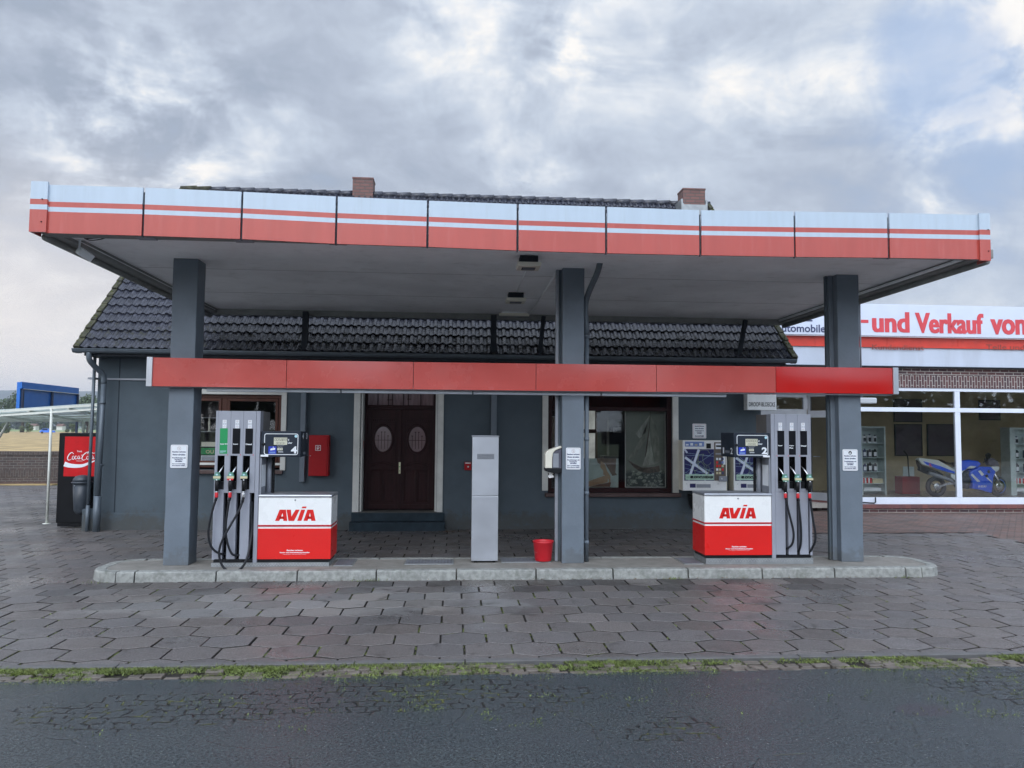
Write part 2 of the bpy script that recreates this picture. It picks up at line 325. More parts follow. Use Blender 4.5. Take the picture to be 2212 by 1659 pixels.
bp = N.new('ShaderNodeBump'); bp.inputs['Strength'].default_value = .9; bp.inputs['Distance'].default_value = .022; L.new(hgt, bp.inputs['Height']); L.new(bp.outputs[0], b.inputs['Normal'])

m_field = mat('stubble_field', (.37, .27, .125), .9, var=.55, scale=.9, stretch=(.35, .6, 1), dirt=.55, dcol=(.19, .15, .08), dscale=.12)
m_meadow = mat('meadow_green', (.12, .16, .07), .9, var=.2, scale=.02)
m_earth = mat('ground_soil', (.12, .11, .09), .9, var=.2, scale=.1)
m_hill = mat('hill_forest', (.026, .042, .036), .95, var=.35, scale=.012)
m_grass = mat('grass_blades', (.115, .150, .035), .6, var=.5, scale=7, dirt=.5, dcol=(.16, .13, .06), dscale=3)
m_sett = mat('gutter_sett', (.115, .10, .085), .5, var=.4, scale=6, bump=.4)
m_kerb2 = mat('edging_stone', (.105, .105, .105), .55, var=.15, scale=6, bump=.4, bscale=80)
m_hatch = mat('chequer_steel', (.20, .20, .22), .42, metal=.6, var=.2, scale=4)
m_house = mat('far_house_wall', (.6, .58, .54), .8)
m_hroof = mat('far_house_roof', (.13, .07, .05), .8)

# ------------------------------------------------------------------ mesh helpers
ROOT = {}
class MB:
    def __init__(s): s.v = []; s.f = []; s.m = []; s.sm = []; s.mats = []
    def mi(s, m):
        if m not in s.mats: s.mats.append(m)
        return s.mats.index(m)
    def add(s, vs, fs, m, smooth=False):
        o = len(s.v); s.v += [tuple(p) for p in vs]; k = s.mi(m)
        for f in fs: s.f.append(tuple(i+o for i in f)); s.m.append(k); s.sm.append(smooth)
        return s
    def box(s, x0, x1, y0, y1, z0, z1, m):
        vs = [(x0, y0, z0), (x1, y0, z0), (x1, y1, z0), (x0, y1, z0), (x0, y0, z1), (x1, y0, z1), (x1, y1, z1), (x0, y1, z1)]
        return s.add(vs, [(0, 3, 2, 1), (4, 5, 6, 7), (0, 1, 5, 4), (1, 2, 6, 5), (2, 3, 7, 6), (3, 0, 4, 7)], m)
    def prism(s, pts, d, m):                # polygon (facing -d when counter-clockwise seen from -d) pushed along d
        n = len(pts); d = Vector(d); b = [Vector(p) for p in pts]; t = [p+d for p in b]
        fs = [tuple(range(n)), tuple(range(2*n-1, n-1, -1))] + [(i, i+n, (i+1) % n+n, (i+1) % n) for i in range(n)]
        return s.add(b+t, fs, m)
    def poly(s, pts, m): return s.add(pts, [tuple(range(len(pts)))], m)
    def tube(s, pts, r, m, seg=10, caps=True, sq=False):
        P_ = [Vector(p) for p in pts]; n = len(P_); rs = r if isinstance(r, (list, tuple)) else [r]*n
        vs = []; pu = None
        if sq: seg = 4
        for i, p in enumerate(P_):
            t = (P_[min(i+1, n-1)]-P_[max(i-1, 0)]).normalized()
            if pu is None: pu = Vector((0, 1, 0)) if abs(t.y) < .9 else Vector((1, 0, 0))
            a = (pu - t*pu.dot(t)).normalized(); pu = a; b_ = t.cross(a)
            for k in range(seg):
                an = 2*math.pi*(k+(.5 if sq else 0))/seg
                vs.append(p + (a*math.cos(an)+b_*math.sin(an))*rs[i]*(1.414 if sq else 1))
        fs = [(i*seg+k, i*seg+(k+1) % seg, (i+1)*seg+(k+1) % seg, (i+1)*seg+k) for i in range(n-1) for k in range(seg)]
        if caps: fs += [tuple(range(seg-1, -1, -1)), tuple((n-1)*seg+k for k in range(seg))]
        return s.add(vs, fs, m, not sq)
    def lathe(s, c, prof, m, seg=24, axis='z'):
        vs = []
        for (r, h) in prof:
            for k in range(seg):
                a = 2*math.pi*k/seg; x, y = r*math.cos(a), r*math.sin(a)
                vs.append({'z': (c[0]+x, c[1]+y, c[2]+h), 'y': (c[0]+x, c[1]+h, c[2]-y), 'x': (c[0]+h, c[1]+x, c[2]+y)}[axis])
        n = len(prof)
        fs = [(i*seg+k, i*seg+(k+1) % seg, (i+1)*seg+(k+1) % seg, (i+1)*seg+k) for i in range(n-1) for k in range(seg)]
        if prof[0][0] > 1e-5: fs.append(tuple(range(seg-1, -1, -1)))
        if prof[-1][0] > 1e-5: fs.append(tuple((n-1)*seg+k for k in range(seg)))
        return s.add(vs, fs, m, True)
    def obj(s, name, parent=None, bevel=0, **tags):
        L0 = Vector((0, 0, 0))
        if parent is not None: L0 = ROOT[parent]
        me = bpy.data.meshes.new(name); me.from_pydata([tuple(Vector(p)-L0) for p in s.v], [], s.f)
        for m in s.mats: me.materials.append(m)
        me.polygons.foreach_set('material_index', s.m); me.polygons.foreach_set('use_smooth', s.sm); me.update()
        o = bpy.data.objects.new(name, me); COL.objects.link(o)
        if parent is not None: o.parent = parent
        ROOT[o] = L0
        if bevel:
            b_ = o.modifiers.new('b', 'BEVEL'); b_.width = bevel; b_.segments = 2; b_.limit_method = 'ANGLE'; b_.angle_limit = R(40); b_.harden_normals = False
        for k, x in tags.items(): o[k] = x
        return o
def thing(name, label, cat, loc=(0, 0, 0), group=None):
    o = bpy.data.objects.new(name, None); COL.objects.link(o); o.location = loc; o.empty_display_size = .1
    o['label'] = label; o['category'] = cat
    if group: o['group'] = group
    ROOT[o] = Vector(loc)
    return o

_fc = {}
def glyphs(t, size, bold=0., spacing=1.0):
    k = (t, size, bold, spacing)
    if k in _fc: return _fc[k]
    cu = bpy.data.curves.new('tmp', 'FONT'); cu.body = t; cu.size = size; cu.offset = bold; cu.space_character = spacing; cu.resolution_u = 3
    ob = bpy.data.objects.new('tmp', cu); COL.objects.link(ob); bpy.context.view_layer.update()
    me = bpy.data.meshes.new_from_object(ob.evaluated_get(bpy.context.evaluated_depsgraph_get()))
    vs = [(q.co.x, q.co.y) for q in me.vertices]; fs = [tuple(p.vertices) for p in me.polygons]
    bpy.data.objects.remove(ob); bpy.data.curves.remove(cu); bpy.data.meshes.remove(me)
    _fc[k] = (vs, fs); return _fc[k]
def text(mb, t, o, size, m, align='c', bold=0., w=None, h=None, U=(1, 0, 0), V=(0, 0, 1), spacing=1.0, skew=0., thick=0.):
    """flat print; w/h stretch it to a width / cap height"""
    vs, fs = glyphs(t, size, bold, spacing)
    if not vs: return
    x0 = min(p[0] for p in vs); x1 = max(p[0] for p in vs); y0 = min(p[1] for p in vs); y1 = max(p[1] for p in vs)
    sx = w/(x1-x0) if w else 1; sy = h/(y1-y0) if h else (sx if w else 1)
    off = {'c': -(x0+x1)/2, 'l': -x0, 'r': -x1}[align]
    U, V, o = Vector(U), Vector(V), Vector(o); Nn = U.cross(V)
    pts = [o + U*((px+off)*sx + skew*(py-(y0 if h else 0))*sy) + V*((py-(y0 if h else 0))*sy) for px, py in vs]
    if thick:
        k = len(pts); p2 = [p+Nn*thick for p in pts]
        ed = {}
        for f in fs:
            for i in range(len(f)):
                e = (f[i], f[(i+1) % len(f)]); ed[e] = 1
        sides = [(a, b_, b_+k, a+k) for (a, b_) in ed if (b_, a) not in ed]
        mb.add(pts+p2, [tuple(i+k for i in f) for f in fs]+sides, m)
    else: mb.add(pts, fs, m)
def rrect(x0, x1, z0, z1, r, y, n=4):
    pts = []
    for cx, cz, a0 in ((x1-r, z0+r, -90), (x1-r, z1-r, 0), (x0+r, z1-r, 90), (x0+r, z0+r, 180)):
        for i in range(n+1):
            a = R(a0+90*i/n); pts.append((cx+r*math.cos(a), y, cz+r*math.sin(a)))
    return pts
def ring(mb, outer, inner, m):
    n = len(outer); mb.add(list(outer)+list(inner), [(i, (i+1) % n, (i+1) % n+n, i+n) for i in range(n)], m)
def ribbon(mb, pts, wd, m, U=(1, 0, 0), V=(0, 0, 1)):
    """flat brush stroke; pts (x,y,z), width list"""
    P_ = [Vector(p) for p in pts]; n = len(P_); Nn = Vector(U).cross(Vector(V)); vs = []
    ws = wd if isinstance(wd, (list, tuple)) else [wd]*n
    for i, p in enumerate(P_):
        t = (P_[min(i+1, n-1)]-P_[max(i-1, 0)]).normalized(); s_ = Nn.cross(t).normalized()
        vs += [p+s_*ws[i]/2, p-s_*ws[i]/2]
    mb.add(vs, [(2*i+1, 2*i+3, 2*i+2, 2*i) for i in range(n-1)], m)
def bez(pts, n=6):                          # Catmull-Rom through points
    P_ = [Vector(p) for p in pts]; P_ = [P_[0]*2-P_[1]]+P_+[P_[-1]*2-P_[-2]]; o = []
    for i in range(1, len(P_)-2):
        for k in range(n):
            t = k/n; a, b_, c_, d_ = P_[i-1:i+3]
            o.append(.5*((2*b_)+(c_-a)*t+(2*a-5*b_+4*c_-d_)*t*t+(3*b_-a-3*c_+d_)*t**3))
    return o+[P_[-2]]

# ================================================================== SETTING
def struct(mb, name, **k): return mb.obj(name, kind='structure', **k)
struct(MB().box(-5000, 5000, -1500, 6000, -1.0, -.06, m_meadow), 'ground')
struct(MB().box(-420, -14, 28.2, 330, -.059, -.02, m_field), 'field')
struct(MB().box(-520, 20, 330.5, 520, -.059, -.02, mat('young_crop', (.20, .27, .11), .9, var=.15, scale=.03)), 'crop_field')
struct(MB().box(-60, 60, -7, 6.44, -.3, .0, m_road), 'road')
struct(MB().box(-22.5, 21, 6.44, 27.9, -.3, -.029, m_joint), 'forecourt_base')
struct(MB().poly([(-60, -30, -.02), (60, -30, -.02), (60, -7, -.02), (-60, -7, -.02)], m_earth), 'verge')

def plaza(x, y): return y > 15.08 if x < 10.55 else True
def in_paved(x, y):
    if x < -7.15: return y < 27.6 and x > -22.3
    if x < 6.5: return y < 15.85
    return not plaza(x, y)
pv, pf, tone = [], [], []
Wd, Pt, Am = .44, .38, .08; hh = .23; g = .0085; gy_ = .0125
for j in range(56):
    cy_ = 6.79 + .38*j
    for i in range(-52, 27):
        cx_ = i*Wd + (Wd/2 if j % 2 else 0) + .12
        if not in_paved(cx_, cy_): continue
        rnd = random.Random(i*1013+j*7919)
        zo = rnd.uniform(-.0025, .0025); tx = rnd.uniform(-.006, .006); ty = rnd.uniform(-.006, .006); rot = rnd.uniform(-.012, .012)
        ox, oy = rnd.uniform(-.003, .003), rnd.uniform(-.003, .003)
        ol = [(0, -hh), (Wd/2, -hh+Am), (Wd/2, hh-Am), (0, hh), (-Wd/2, hh-Am), (-Wd/2, -hh+Am)]
        base_i = len(pv)
        for ins, z in ((g, -.035), (g, -.004), (g+.004, 0)):
            for (a, b_) in ol:
                k_ = 1-ins/.2; ky_ = 1-(ins-g+gy_)/hh
                xx = cx_+a*k_+ox-b_*rot; yy = cy_+b_*ky_+oy+a*rot
                pv.append((xx, max(yy, 6.865+ins), z+zo+a*tx+b_*ty if z > -.02 else z))
        q = base_i
        pf.append(tuple(q+12+k for k in range(6))); nf = 1
        for lv in (0, 6):
            for k in range(6): pf.append((q+lv+k, q+lv+(k+1) % 6, q+lv+6+(k+1) % 6, q+lv+6+k)); nf += 1
        t_ = rnd.gauss(1, .085); wrm = rnd.uniform(-.03, .04)
        if 9.7 < cy_ < 10.35 and abs(cx_) < 5 and rnd.random() < .6: t_ *= rnd.uniform(.5, .8)
        tone += [(t_+wrm, t_, t_-wrm, 1)]*nf
me = bpy.data.meshes.new('forecourt_paving'); me.from_pydata(pv, [], pf); me.materials.append(m_paver); me.materials.append(m_joint)
me.polygons.foreach_set('material_index', [0 if k % 13 == 0 or k % 13 > 6 else 1 for k in range(len(pf))])
ca = me.color_attributes.new('tone', 'FLOAT_COLOR', 'CORNER')
buf = []
for p, t_ in zip(me.polygons, tone): buf += list(t_)*p.loop_total
ca.data.foreach_set('color', buf); me.update()
o = bpy.data.objects.new('forecourt_paving', me); COL.objects.link(o); o['kind'] = 'structure'
struct(MB().poly([(6.5, 15.08, -.004), (10.55, 15.08, -.004), (10.55, 6.87, -.004), (21, 6.87, -.004), (21, 19.4, -.004), (6.5, 19.4, -.004)], m_plaza), 'brick_paving')
mb = MB()
x = -22.0
while x < 21:
    l_ = random.uniform(.92, 1.02); mb.box(x+.004, x+l_-.004, 6.775, 6.86, -.05, .008+random.uniform(-.002, .002), m_kerb2); x += l_
struct(mb, 'edging_kerb', bevel=.006)
mb = MB()                                   # row of old setts between asphalt and edging
for row, yy in ((0, 6.46), (1, 6.56), (2, 6.665)):
    x = -14.0 + row*.07
    while x < 14:
        l_ = random.uniform(.11, .19)
        if random.random() < (.75, .85, .5)[row]:
            z_ = random.uniform(-.008, .002); q = .008
            mb.prism([(x+q+random.uniform(0, .01), yy-.045+random.uniform(-.008, .008), -.05), (x+l_-q, yy-.042+random.uniform(-.008, .008), -.05), (x+l_-q, yy+.042+random.uniform(-.008, .008), -.05), (x+q, yy+.04+random.uniform(-.008, .008), -.05)], (0, 0, .052+z_), m_sett)
        x += l_
struct(mb, 'gutter_setts', bevel=.008)

# grass and moss along the edging, in the joints
rg = random.Random(3); gv, gf = [], []
def blade(x, y, z, h, lean=.5):
    a = rg.uniform(0, 6.28); w_ = rg.uniform(.0025, .006); dx_, dy_ = math.cos(a), math.sin(a); k = len(gv)
    lx, ly = rg.gauss(0, lean)*h, rg.gauss(0, lean)*h
    gv.extend([(x-dx_*w_, y-dy_*w_, z), (x+dx_*w_, y+dy_*w_, z), (x+dx_*w_*.7+lx*.5, y+dy_*w_*.7+ly*.5, z+h*.6), (x+lx, y+ly, z+h)])
    gf.append((k, k+1, k+2)); gf.append((k, k+2, k+3))
from mathutils import noise as mn
def dens(x, y, s=2.0, o=0): return mn.noise((x*s+o, y*s, 3.3+o))
for _ in range(52000):
    x = rg.uniform(-7, 8); y = rg.gauss(6.70, .045)
    if y > 6.775: y = 6.775-rg.random()*.04
    if dens(x, y, .5, 77) < -.18 and rg.random() < .7: continue
    d = dens(x, y, 1.3)
    if d+.5*dens(x, y, 6, 40)+rg.uniform(-.22, .25) < -.04: continue
    if y < 6.60 and dens(x, y, 2.2, 9) < .0: continue
    blade(x, y, -.012, rg.uniform(.006, .026)*(1+.8*d), .9)
for _ in range(42000):                      # moss and grass creeping over the setts
    x = rg.uniform(-7, 8); y = rg.uniform(6.36, 6.68); d = dens(x, y*2, 1.1, 5)+.35*dens(x, y, 9, 1)
    if d < .10: continue
    blade(x, y, -.006, rg.uniform(.005, .016), 1.0)
pts_ = []
for _ in range(900):                        # tufts in paver joints
    j = rg.randrange(0, 9); i = rg.randrange(-14, 16)
    bx_ = i*Wd + (Wd/2 if j % 2 else 0) + .12 + Wd/2; by_ = 6.79+.38*j + rg.uniform(-.13, .13)
    if dens(bx_, by_, .8, 20) < -.05: continue
    for _k in range(rg.randrange(3, 9)): blade(bx_+rg.gauss(0, .005), by_+rg.gauss(0, .02), -.012, rg.uniform(.006, .018), .8)
for _ in range(7000):                       # flecks in the broken asphalt
    x = rg.gauss(0, 1.2); y = rg.uniform(5.3, 6.42)
    if rg.random() < .3: x = rg.gauss(4.3, .6)
    if dens(x, y*1.6, 3.4, 31)+.5*dens(x, y, 12, 2) < .33: continue
    blade(x, y, 0, rg.uniform(.004, .012), 1.0)
for (cx_, n_) in ((-1.07, 60), (3.0, 40), (6.3, 30), (-4.6, 20)):
    for _ in range(n_): blade(cx_+rg.gauss(0, .09), 10.40-abs(rg.gauss(0, .02)), 0, rg.uniform(.01, .05), .5)
me = bpy.data.meshes.new('grass'); me.from_pydata(gv, [], gf); me.materials.append(m_grass)
o = bpy.data.objects.new('grass', me); COL.objects.link(o); o['kind'] = 'stuff'; o['label'] = 'short grass and moss along the road edge'; o['category'] = 'grass'
# fallen leaves and grit by the step and the kerb
mb = MB(); m_fall = mat('fallen_leaf', (.13, .075, .035), .8, var=.5, scale=12)
for _ in range(420):
    if _ < 120: x, y = rg.gauss(-.05, .12), 15.35-abs(rg.gauss(0, .1))
    else: x, y = rg.uniform(-3.4, 6.0), 10.405-abs(rg.gauss(0, .018))
    a = rg.uniform(0, 6.28); s_ = rg.uniform(.006, .02); z_ = .004+rg.uniform(0, .012)
    mb.add([(x+s_*math.cos(a+k*1.9), y+s_*math.sin(a+k*1.9)*.7, z_+rg.uniform(0, .01)) for k in range(3)], [(0, 1, 2)], m_fall)
mb.obj('leaf_litter', kind='stuff')

# ---- pump island
XL, XR, YF, YB, RI = -4.76, 6.98, 10.42, 11.52, .42
def stadium(inset, n=10):
    r_ = RI-inset; o_ = []
    for k in range(n+1):
        a = R(-90-180*k/n); cy_ = YF+RI if k <= n//2 else YB-RI; o_.append((XL+RI+r_*math.cos(a), cy_+r_*math.sin(a)))
    for k in range(n+1):
        a = R(90-180*k/n); cy_ = YB-RI if k <= n//2 else YF+RI; o_.append((XR-RI+r_*math.cos(a), cy_+r_*math.sin(a)))
    return o_
mb = MB(); mb.prism([(a, b_, -.1) for a, b_ in stadium(.16)][::-1], (0, 0, .226), m_slab); isl = mb.obj('pump_island', kind='structure')
def kerb(path_o, path_i):
    mb = MB(); n = len(path_o); prof = []
    for (ox_, oy_), (ix_, iy_) in zip(path_o, path_i):
        d_ = Vector((ix_-ox_, iy_-oy_)); d_.normalize()
        prof.append([(ox_, oy_, -.05), (ox_+d_.x*.018, oy_+d_.y*.018, .112), (ox_+d_.x*.034, oy_+d_.y*.034, .13), (ix_, iy_, .13), (ix_, iy_, -.05)])
    vs = [p for r_ in prof for p in r_]
    fs = [(i*5+k, (i+1)*5+k, (i+1)*5+(k+1) % 5, i*5+(k+1) % 5) for i in range(n-1) for k in range(5)]
    fs += [(0, 1, 2, 3, 4), tuple((n-1)*5+k for k in (4, 3, 2, 1, 0))]
    mb.add(vs, fs, m_kerb); return mb.obj('kerb_stone', isl, bevel=.006)
xs = [-4.34, -4.10, -3.07, -2.03, -1.0, .06, 1.13, 2.18, 3.22, 4.26, 5.29, 6.32, 6.56]
for a, b_ in zip(xs[:-1], xs[1:]):
    kerb([(a+.009, YF), (b_-.009, YF)], [(a+.009, YF+.155), (b_-.009, YF+.155)])
for k in range(10):
    a = -4.30+1.083*k; kerb([(a+1.077, YB), (a+.006, YB)], [(a+1.077, YB-.155), (a+.006, YB-.155)])
so_, si_ = stadium(0, 16), stadium(.155, 16)
for rng in (range(0, 6), range(5, 13), range(12, 17), range(17, 22), range(21, 29), range(28, 34)):
    kerb([so_[i] for i in rng][::-1], [si_[i] for i in rng][::-1])
def hatch(x0, x1, y0, y1, label, cells=True):
    mb = MB(); mb.box(x0, x1, y0, y1, .125, .138, m_galv); t = thing('hatch_cover', label, 'hatch cover', (x0, y0, .126), 'steel hatch covers in the island')
    o = mb.obj('cover_frame', t); mb = MB(); mb.box(x0+.02, x1-.02, y0+.02, y1-.02, .1385, .141, m_hatch)
    x = x0+.04
    i = 0
    while x < x1-.04:
        y = y0+.04
        while y < y1-.04:
            a = .016 if (i % 2) else -.016
            mb.add([(x-.02, y-a, .1412), (x, y-.006, .1412), (x+.02, y+a, .1445), (x, y+.006, .1445)], [(0, 1, 2, 3)], m_alud); y += .045; i += 1
        x += .045; i += 1
    mb.obj('chequer_plate', t)
hatch(-.66, .02, 10.89, 11.26, 'chequered steel hatch cover in the island left of the tall silver cabinet')
hatch(-1.62, -1.36, 10.80, 11.32, 'steel hatch cover at the right foot of the pump marked 4')
hatch(.70, 1.40, 11.0, 11.38, 'steel hatch cover under the red bucket')
hatch(3.28, 3.56, 10.80, 11.32, 'steel hatch cover at the left foot of the pump marked 2')

# ================================================================== CANOPY
can = thing('station_canopy', 'large flat filling station canopy on three square grey columns', 'canopy', (.95, 12.3, 0))
mb = MB(); mb.box(-4.83, 6.86, 9.30, 15.62, 4.36, 4.70, m_soffit); mb.obj('roof_slab', can)
mb = MB(); mb.box(-4.83, 6.86, 9.235, 9.40, 4.245, 4.362, m_rim); mb.box(-4.83, 6.86, 15.50, 15.64, 4.25, 4.72, m_rim)
mb.box(-4.84, -4.70, 9.40, 15.50, 4.27, 4.72, m_rim); mb.box(6.73, 6.87, 9.40, 15.50, 4.27, 4.72, m_rim)
mb.obj('edge_beam', can, bevel=.008)
for sx_ in (-4.86, 6.89): MB().tube([(sx_, 9.4, 4.245), (sx_, 15.6, 4.235)], .045, m_rim).obj('side_gutter', can)
for xx in (-4.72, 6.72): MB().tube([(xx, 9.5, 4.32), (xx, 15.4, 4.32)], .022, m_soffit).obj('side_conduit', can)
tops = [(100, 399), (309, 405), (519, 414), (725, 424.4), (923, 433.3), (1117, 440.8), (1306, 446.5), (1510, 454), (1714, 456.8), (1914, 460), (2113, 464)]
bots = [(100, 503), (309, 509), (519, 516), (725, 526.5), (923, 533), (1117, 541), (1306, 546.8), (1510, 551), (1714, 554.6), (1914, 556.5), (2113, 560)]
def lerp(t, x):
    for (a, b_), (c_, d_) in zip(t[:-1], t[1:]):
        if x <= c_: return b_+(d_-b_)*(x-a)/(c_-a)
    return t[-1][1]
fp = [(101, 309), (314, 521), (526, 725), (730, 922), (927, 1116), (1121, 1307), (1312, 1510), (1515, 1714), (1718, 1916), (1921, 2112)]
def fascia(x0, x1, zt0, zt1, zb0, zb1, name='fascia_panel', y=9.20, th=.03):
    mb = MB(); cuts = [0, .35, .458, .556, 1]; ms_ = [m_fwhite, m_fred, m_fwhite, m_fred]
    for a, b_, mm in zip(cuts[:-1], cuts[1:], ms_):
        mb.prism([(x0, y, zt0+(zb0-zt0)*b_), (x1, y, zt1+(zb1-zt1)*b_), (x1, y, zt1+(zb1-zt1)*a), (x0, y, zt0+(zb0-zt0)*a)], (0, th, 0), mm)
    return mb
for a, b_ in fp:
    x0 = PY(a, lerp(tops, a), 9.2)[0]; x1 = PY(b_, lerp(tops, b_), 9.2)[0]
    z = [PY(q, lerp(t, q), 9.2)[2] for t in (tops, bots) for q in (a, b_)]
    fascia(x0, x1, z[0], z[1], z[2], z[3]).obj('fascia_panel', can)
    if b_ < 2100:
        mb = MB(); mb.box(x1+.004, x1+.022, 9.222, 9.2345, z[3]-.012, z[1]-.05, m_strut); mb.box(x1-.09, x1+.12, 9.25, 9.39, 4.235, 4.2449, m_alud); mb.obj('panel_bracket', can)
for (a, b_, t_, u_) in ((67, 99, 391, 501), (2115, 2141, 460, 563)):
    p, q = PY(a, t_, 9.17), PY(b_, u_, 9.17)
    mb = fascia(p[0], q[0], p[2], p[2], q[2], q[2], y=9.17)
    xs_ = p[0] if a < 1000 else q[0]-.012
    for z0, z1, mm in ((0, .35, m_fwhite), (.35, .458, m_fred), (.458, .556, m_fwhite), (.556, 1, m_fred)):
        mb.box(xs_, xs_+.012, 9.2, 9.42, p[2]+(q[2]-p[2])*z1, p[2]+(q[2]-p[2])*z0, mm)
    for zz_ in (.35, .8): mb.lathe(((p[0]+q[0])/2+.04, 9.168, p[2]+(q[2]-p[2])*zz_), [(.008, -.004), (.008, 0)], m_inkk, 8, 'y')
    mb.obj('corner_panel', can)
# side fascias run back along the slab
for xs_ in (-4.92, 6.92):
    mb = MB()
    for z0, z1, mm in ((4.64, 4.84, m_fwhite), (4.58, 4.64, m_fred), (4.52, 4.58, m_fwhite), (4.30, 4.52, m_fred)): mb.box(xs_-.012, xs_+.012, 9.45, 15.6, z0, z1, mm)
    mb.obj('side_fascia', can)
def column(x0, x1, y0, y1):
    mb = MB(); rr_ = random.Random(int(x0*10)); n = 24; vs = []
    for k in range(n+1):
        z = .125+(4.362-.125)*k/n
        for (x, y) in ((x0, y0), (x1, y0), (x1, y1), (x0, y1)): vs.append((x+rr_.uniform(-.003, .003), y+rr_.uniform(-.003, .003), z))
    fs = [(k*4+i, k*4+(i+1) % 4, (k+1)*4+(i+1) % 4, (k+1)*4+i) for k in range(n) for i in range(4)]+[(3, 2, 1, 0), tuple(n*4+i for i in range(4))]
    mb.add(vs, fs, m_col); return mb.obj('column', can, bevel=.008)
column(-3.925, -3.588, 10.93, 11.27); column(1.55, 1.866, 10.95, 11.28); column(5.660, 5.998, 10.95, 11.29)
# pipes and cable duct fixed to the columns
dp = thing('canopy_downpipe', 'grey rainwater pipe bending down the right side of the middle column', 'downpipe', (1.95, 11.05, .13))
p1, p2, p3 = PY(1296, 556, 10.6), PY(1290, 590, 10.7), PY(1266, 652, 11.0)
MB().tube(bez([(p1[0], 10.6, 4.37), p2, (p3[0]+.005, 11.05, p3[2]), (1.925, 11.08, 3.4)], 5), .043, m_gutter, 14).obj('upper_bend', dp)
MB().tube([(1.925, 11.08, 3.42), (1.925, 11.08, .13)], .032, m_col, 14).obj('lower_pipe', dp)
for zz_ in (3.36, 1.86, 1.08, .38): MB().lathe((1.925, 11.08, zz_), [(.039, 0), (.039, .05)], m_col, 14).obj('pipe_clamp', dp)
cd = thing('cable_duct', 'tall grey cable duct down the left side of the middle column', 'cable duct', (1.44, 11.2, .13))
mb = MB(); mb.box(1.515, 1.549, 11.10, 11.26, .13, 4.36, m_wall); mb.obj('outer_channel', cd, bevel=.004); MB().box(1.470, 1.514, 11.09, 11.16, .13, 4.36, m_alud).obj('front_channel', cd, bevel=.006)
cd = thing('cable_channel', 'flat grey cable channel on the left face of the right column', 'cable duct', (5.5, 11.2, .13))
MB().box(5.590, 5.659, 11.06, 11.19, .13, 4.36, m_col).obj('channel_body', cd, bevel=.006); MB().box(5.560, 5.589, 11.10, 11.16, .13, 4.36, m_wall).obj('channel_edge', cd, bevel=.004)
for yy_ in (9.42, 11.6, 13.6):                # plaster joints and hairline cracks of the ceiling
    MB().box(-4.68, 6.70, yy_, yy_+.006, 4.3575, 4.3598, m_rim).obj('ceiling_seam', can)
rk = random.Random(21); mb = MB()
for _ in range(16):
    x, y = rk.uniform(-4.3, 6.3), rk.uniform(9.7, 14.8); a = rk.uniform(-.5, .5); l_ = rk.uniform(.08, .35)
    ribbon(mb, [(x+l_*k/4*math.cos(a)+rk.uniform(-.01, .01), y+l_*k/4*math.sin(a)+rk.uniform(-.012, .012), 4.3585) for k in range(5)], [.002, .006, .009, .006, .002], m_strut, V=(0, -1, 0))
mb.obj('paint_flakes', can, kind='stuff')
# rear posts from canopy down to the eaves
for a, b_, c_, d_ in ((660, 673, 657, 768), (1067, 678, 1066, 768), (1175, 670, 1164, 768), (1612, 680, 1592, 768)):
    p = PY(a, b_, 15.3); q = PY(c_, d_, 15.2); r_ = .055 if a < 1100 else .04
    MB().tube([(p[0], 15.35, 4.30), (q[0], 15.2, 3.35)], r_, m_strut, sq=True).obj('rear_strut', can)
# ceiling lamps
def ceil_lamp(px0, px1, ya, yb, Y, label):
    p = PY(px0, ya, Y); q = PY(px1, yb, Y); x0, x1 = p[0], q[0]
    t = thing('ceiling_lamp', label, 'ceiling lamp', ((x0+x1)/2, Y, 4.36), 'lamps under the canopy')
    MB().box(x0+.04, x1-.04, Y+.06, Y+.30, 4.27, 4.36, m_strut).obj('mounting_box', t, bevel=.004)
    mb = MB(); mb.prism([(x0, Y, 4.26), (x1, Y, 4.26), (x1-.01, Y, 4.20), (x0+.01, Y, 4.20)][::-1], (0, .32, 0), m_cream); mb.obj('housing', t, bevel=.008)
    mb = MB()
    for k in range(9):
        xx = x0+.09+(x1-x0-.18)*k/8; mb.box(xx-.004, xx+.004, Y+.10, Y+.25, 4.188, 4.199, m_alud)
    mb.box(x0+.07, x1-.07, Y+.09, Y+.26, 4.1985, 4.2015, m_black); mb.obj('grille', t)
ceil_lamp(1118, 1170, 566, 578, 10.15, 'cream ceiling lamp under the canopy nearest the front edge')
ceil_lamp(1094, 1137, 638, 648, 12.95, 'cream ceiling lamp under the middle of the canopy')
tl_ = thing('tube_lamp', 'long pale tube lamp bar at the rear edge of the canopy ceiling', 'ceiling lamp', (1.2, 15.2, 4.3)); a = PY(1078, 685, 15.2)[0]; b_ = PY(1143, 685, 15.2)[0]; MB().box(a, b_, 15.15, 15.25, 4.28, 4.33, m_cream).obj('lamp_bar', tl_, bevel=.006); MB().box(a+.05, b_-.05, 15.17, 15.23, 4.33, 4.362, m_soffit).obj('mounting_rail', tl_)
lc = thing('ceiling_conduit', 'thin pale conduit joining two lamps on the canopy ceiling', 'conduit', (.9, 11, 4.35))
a = PY(1146, 588, 10.5); b_ = PY(1117, 636, 12.9); MB().tube([(a[0], 10.5, 4.35), (b_[0], 12.9, 4.35)], .014, m_soffit, 8).obj('conduit_tube', lc)
a = PY(1205, 590, 10.9); b_ = PY(1146, 680, 15.3); MB().tube([(a[0]+.03, 11.3, 4.345), (b_[0], 15.3, 4.345)], .018, m_soffit, 8).obj('conduit_duct', lc)
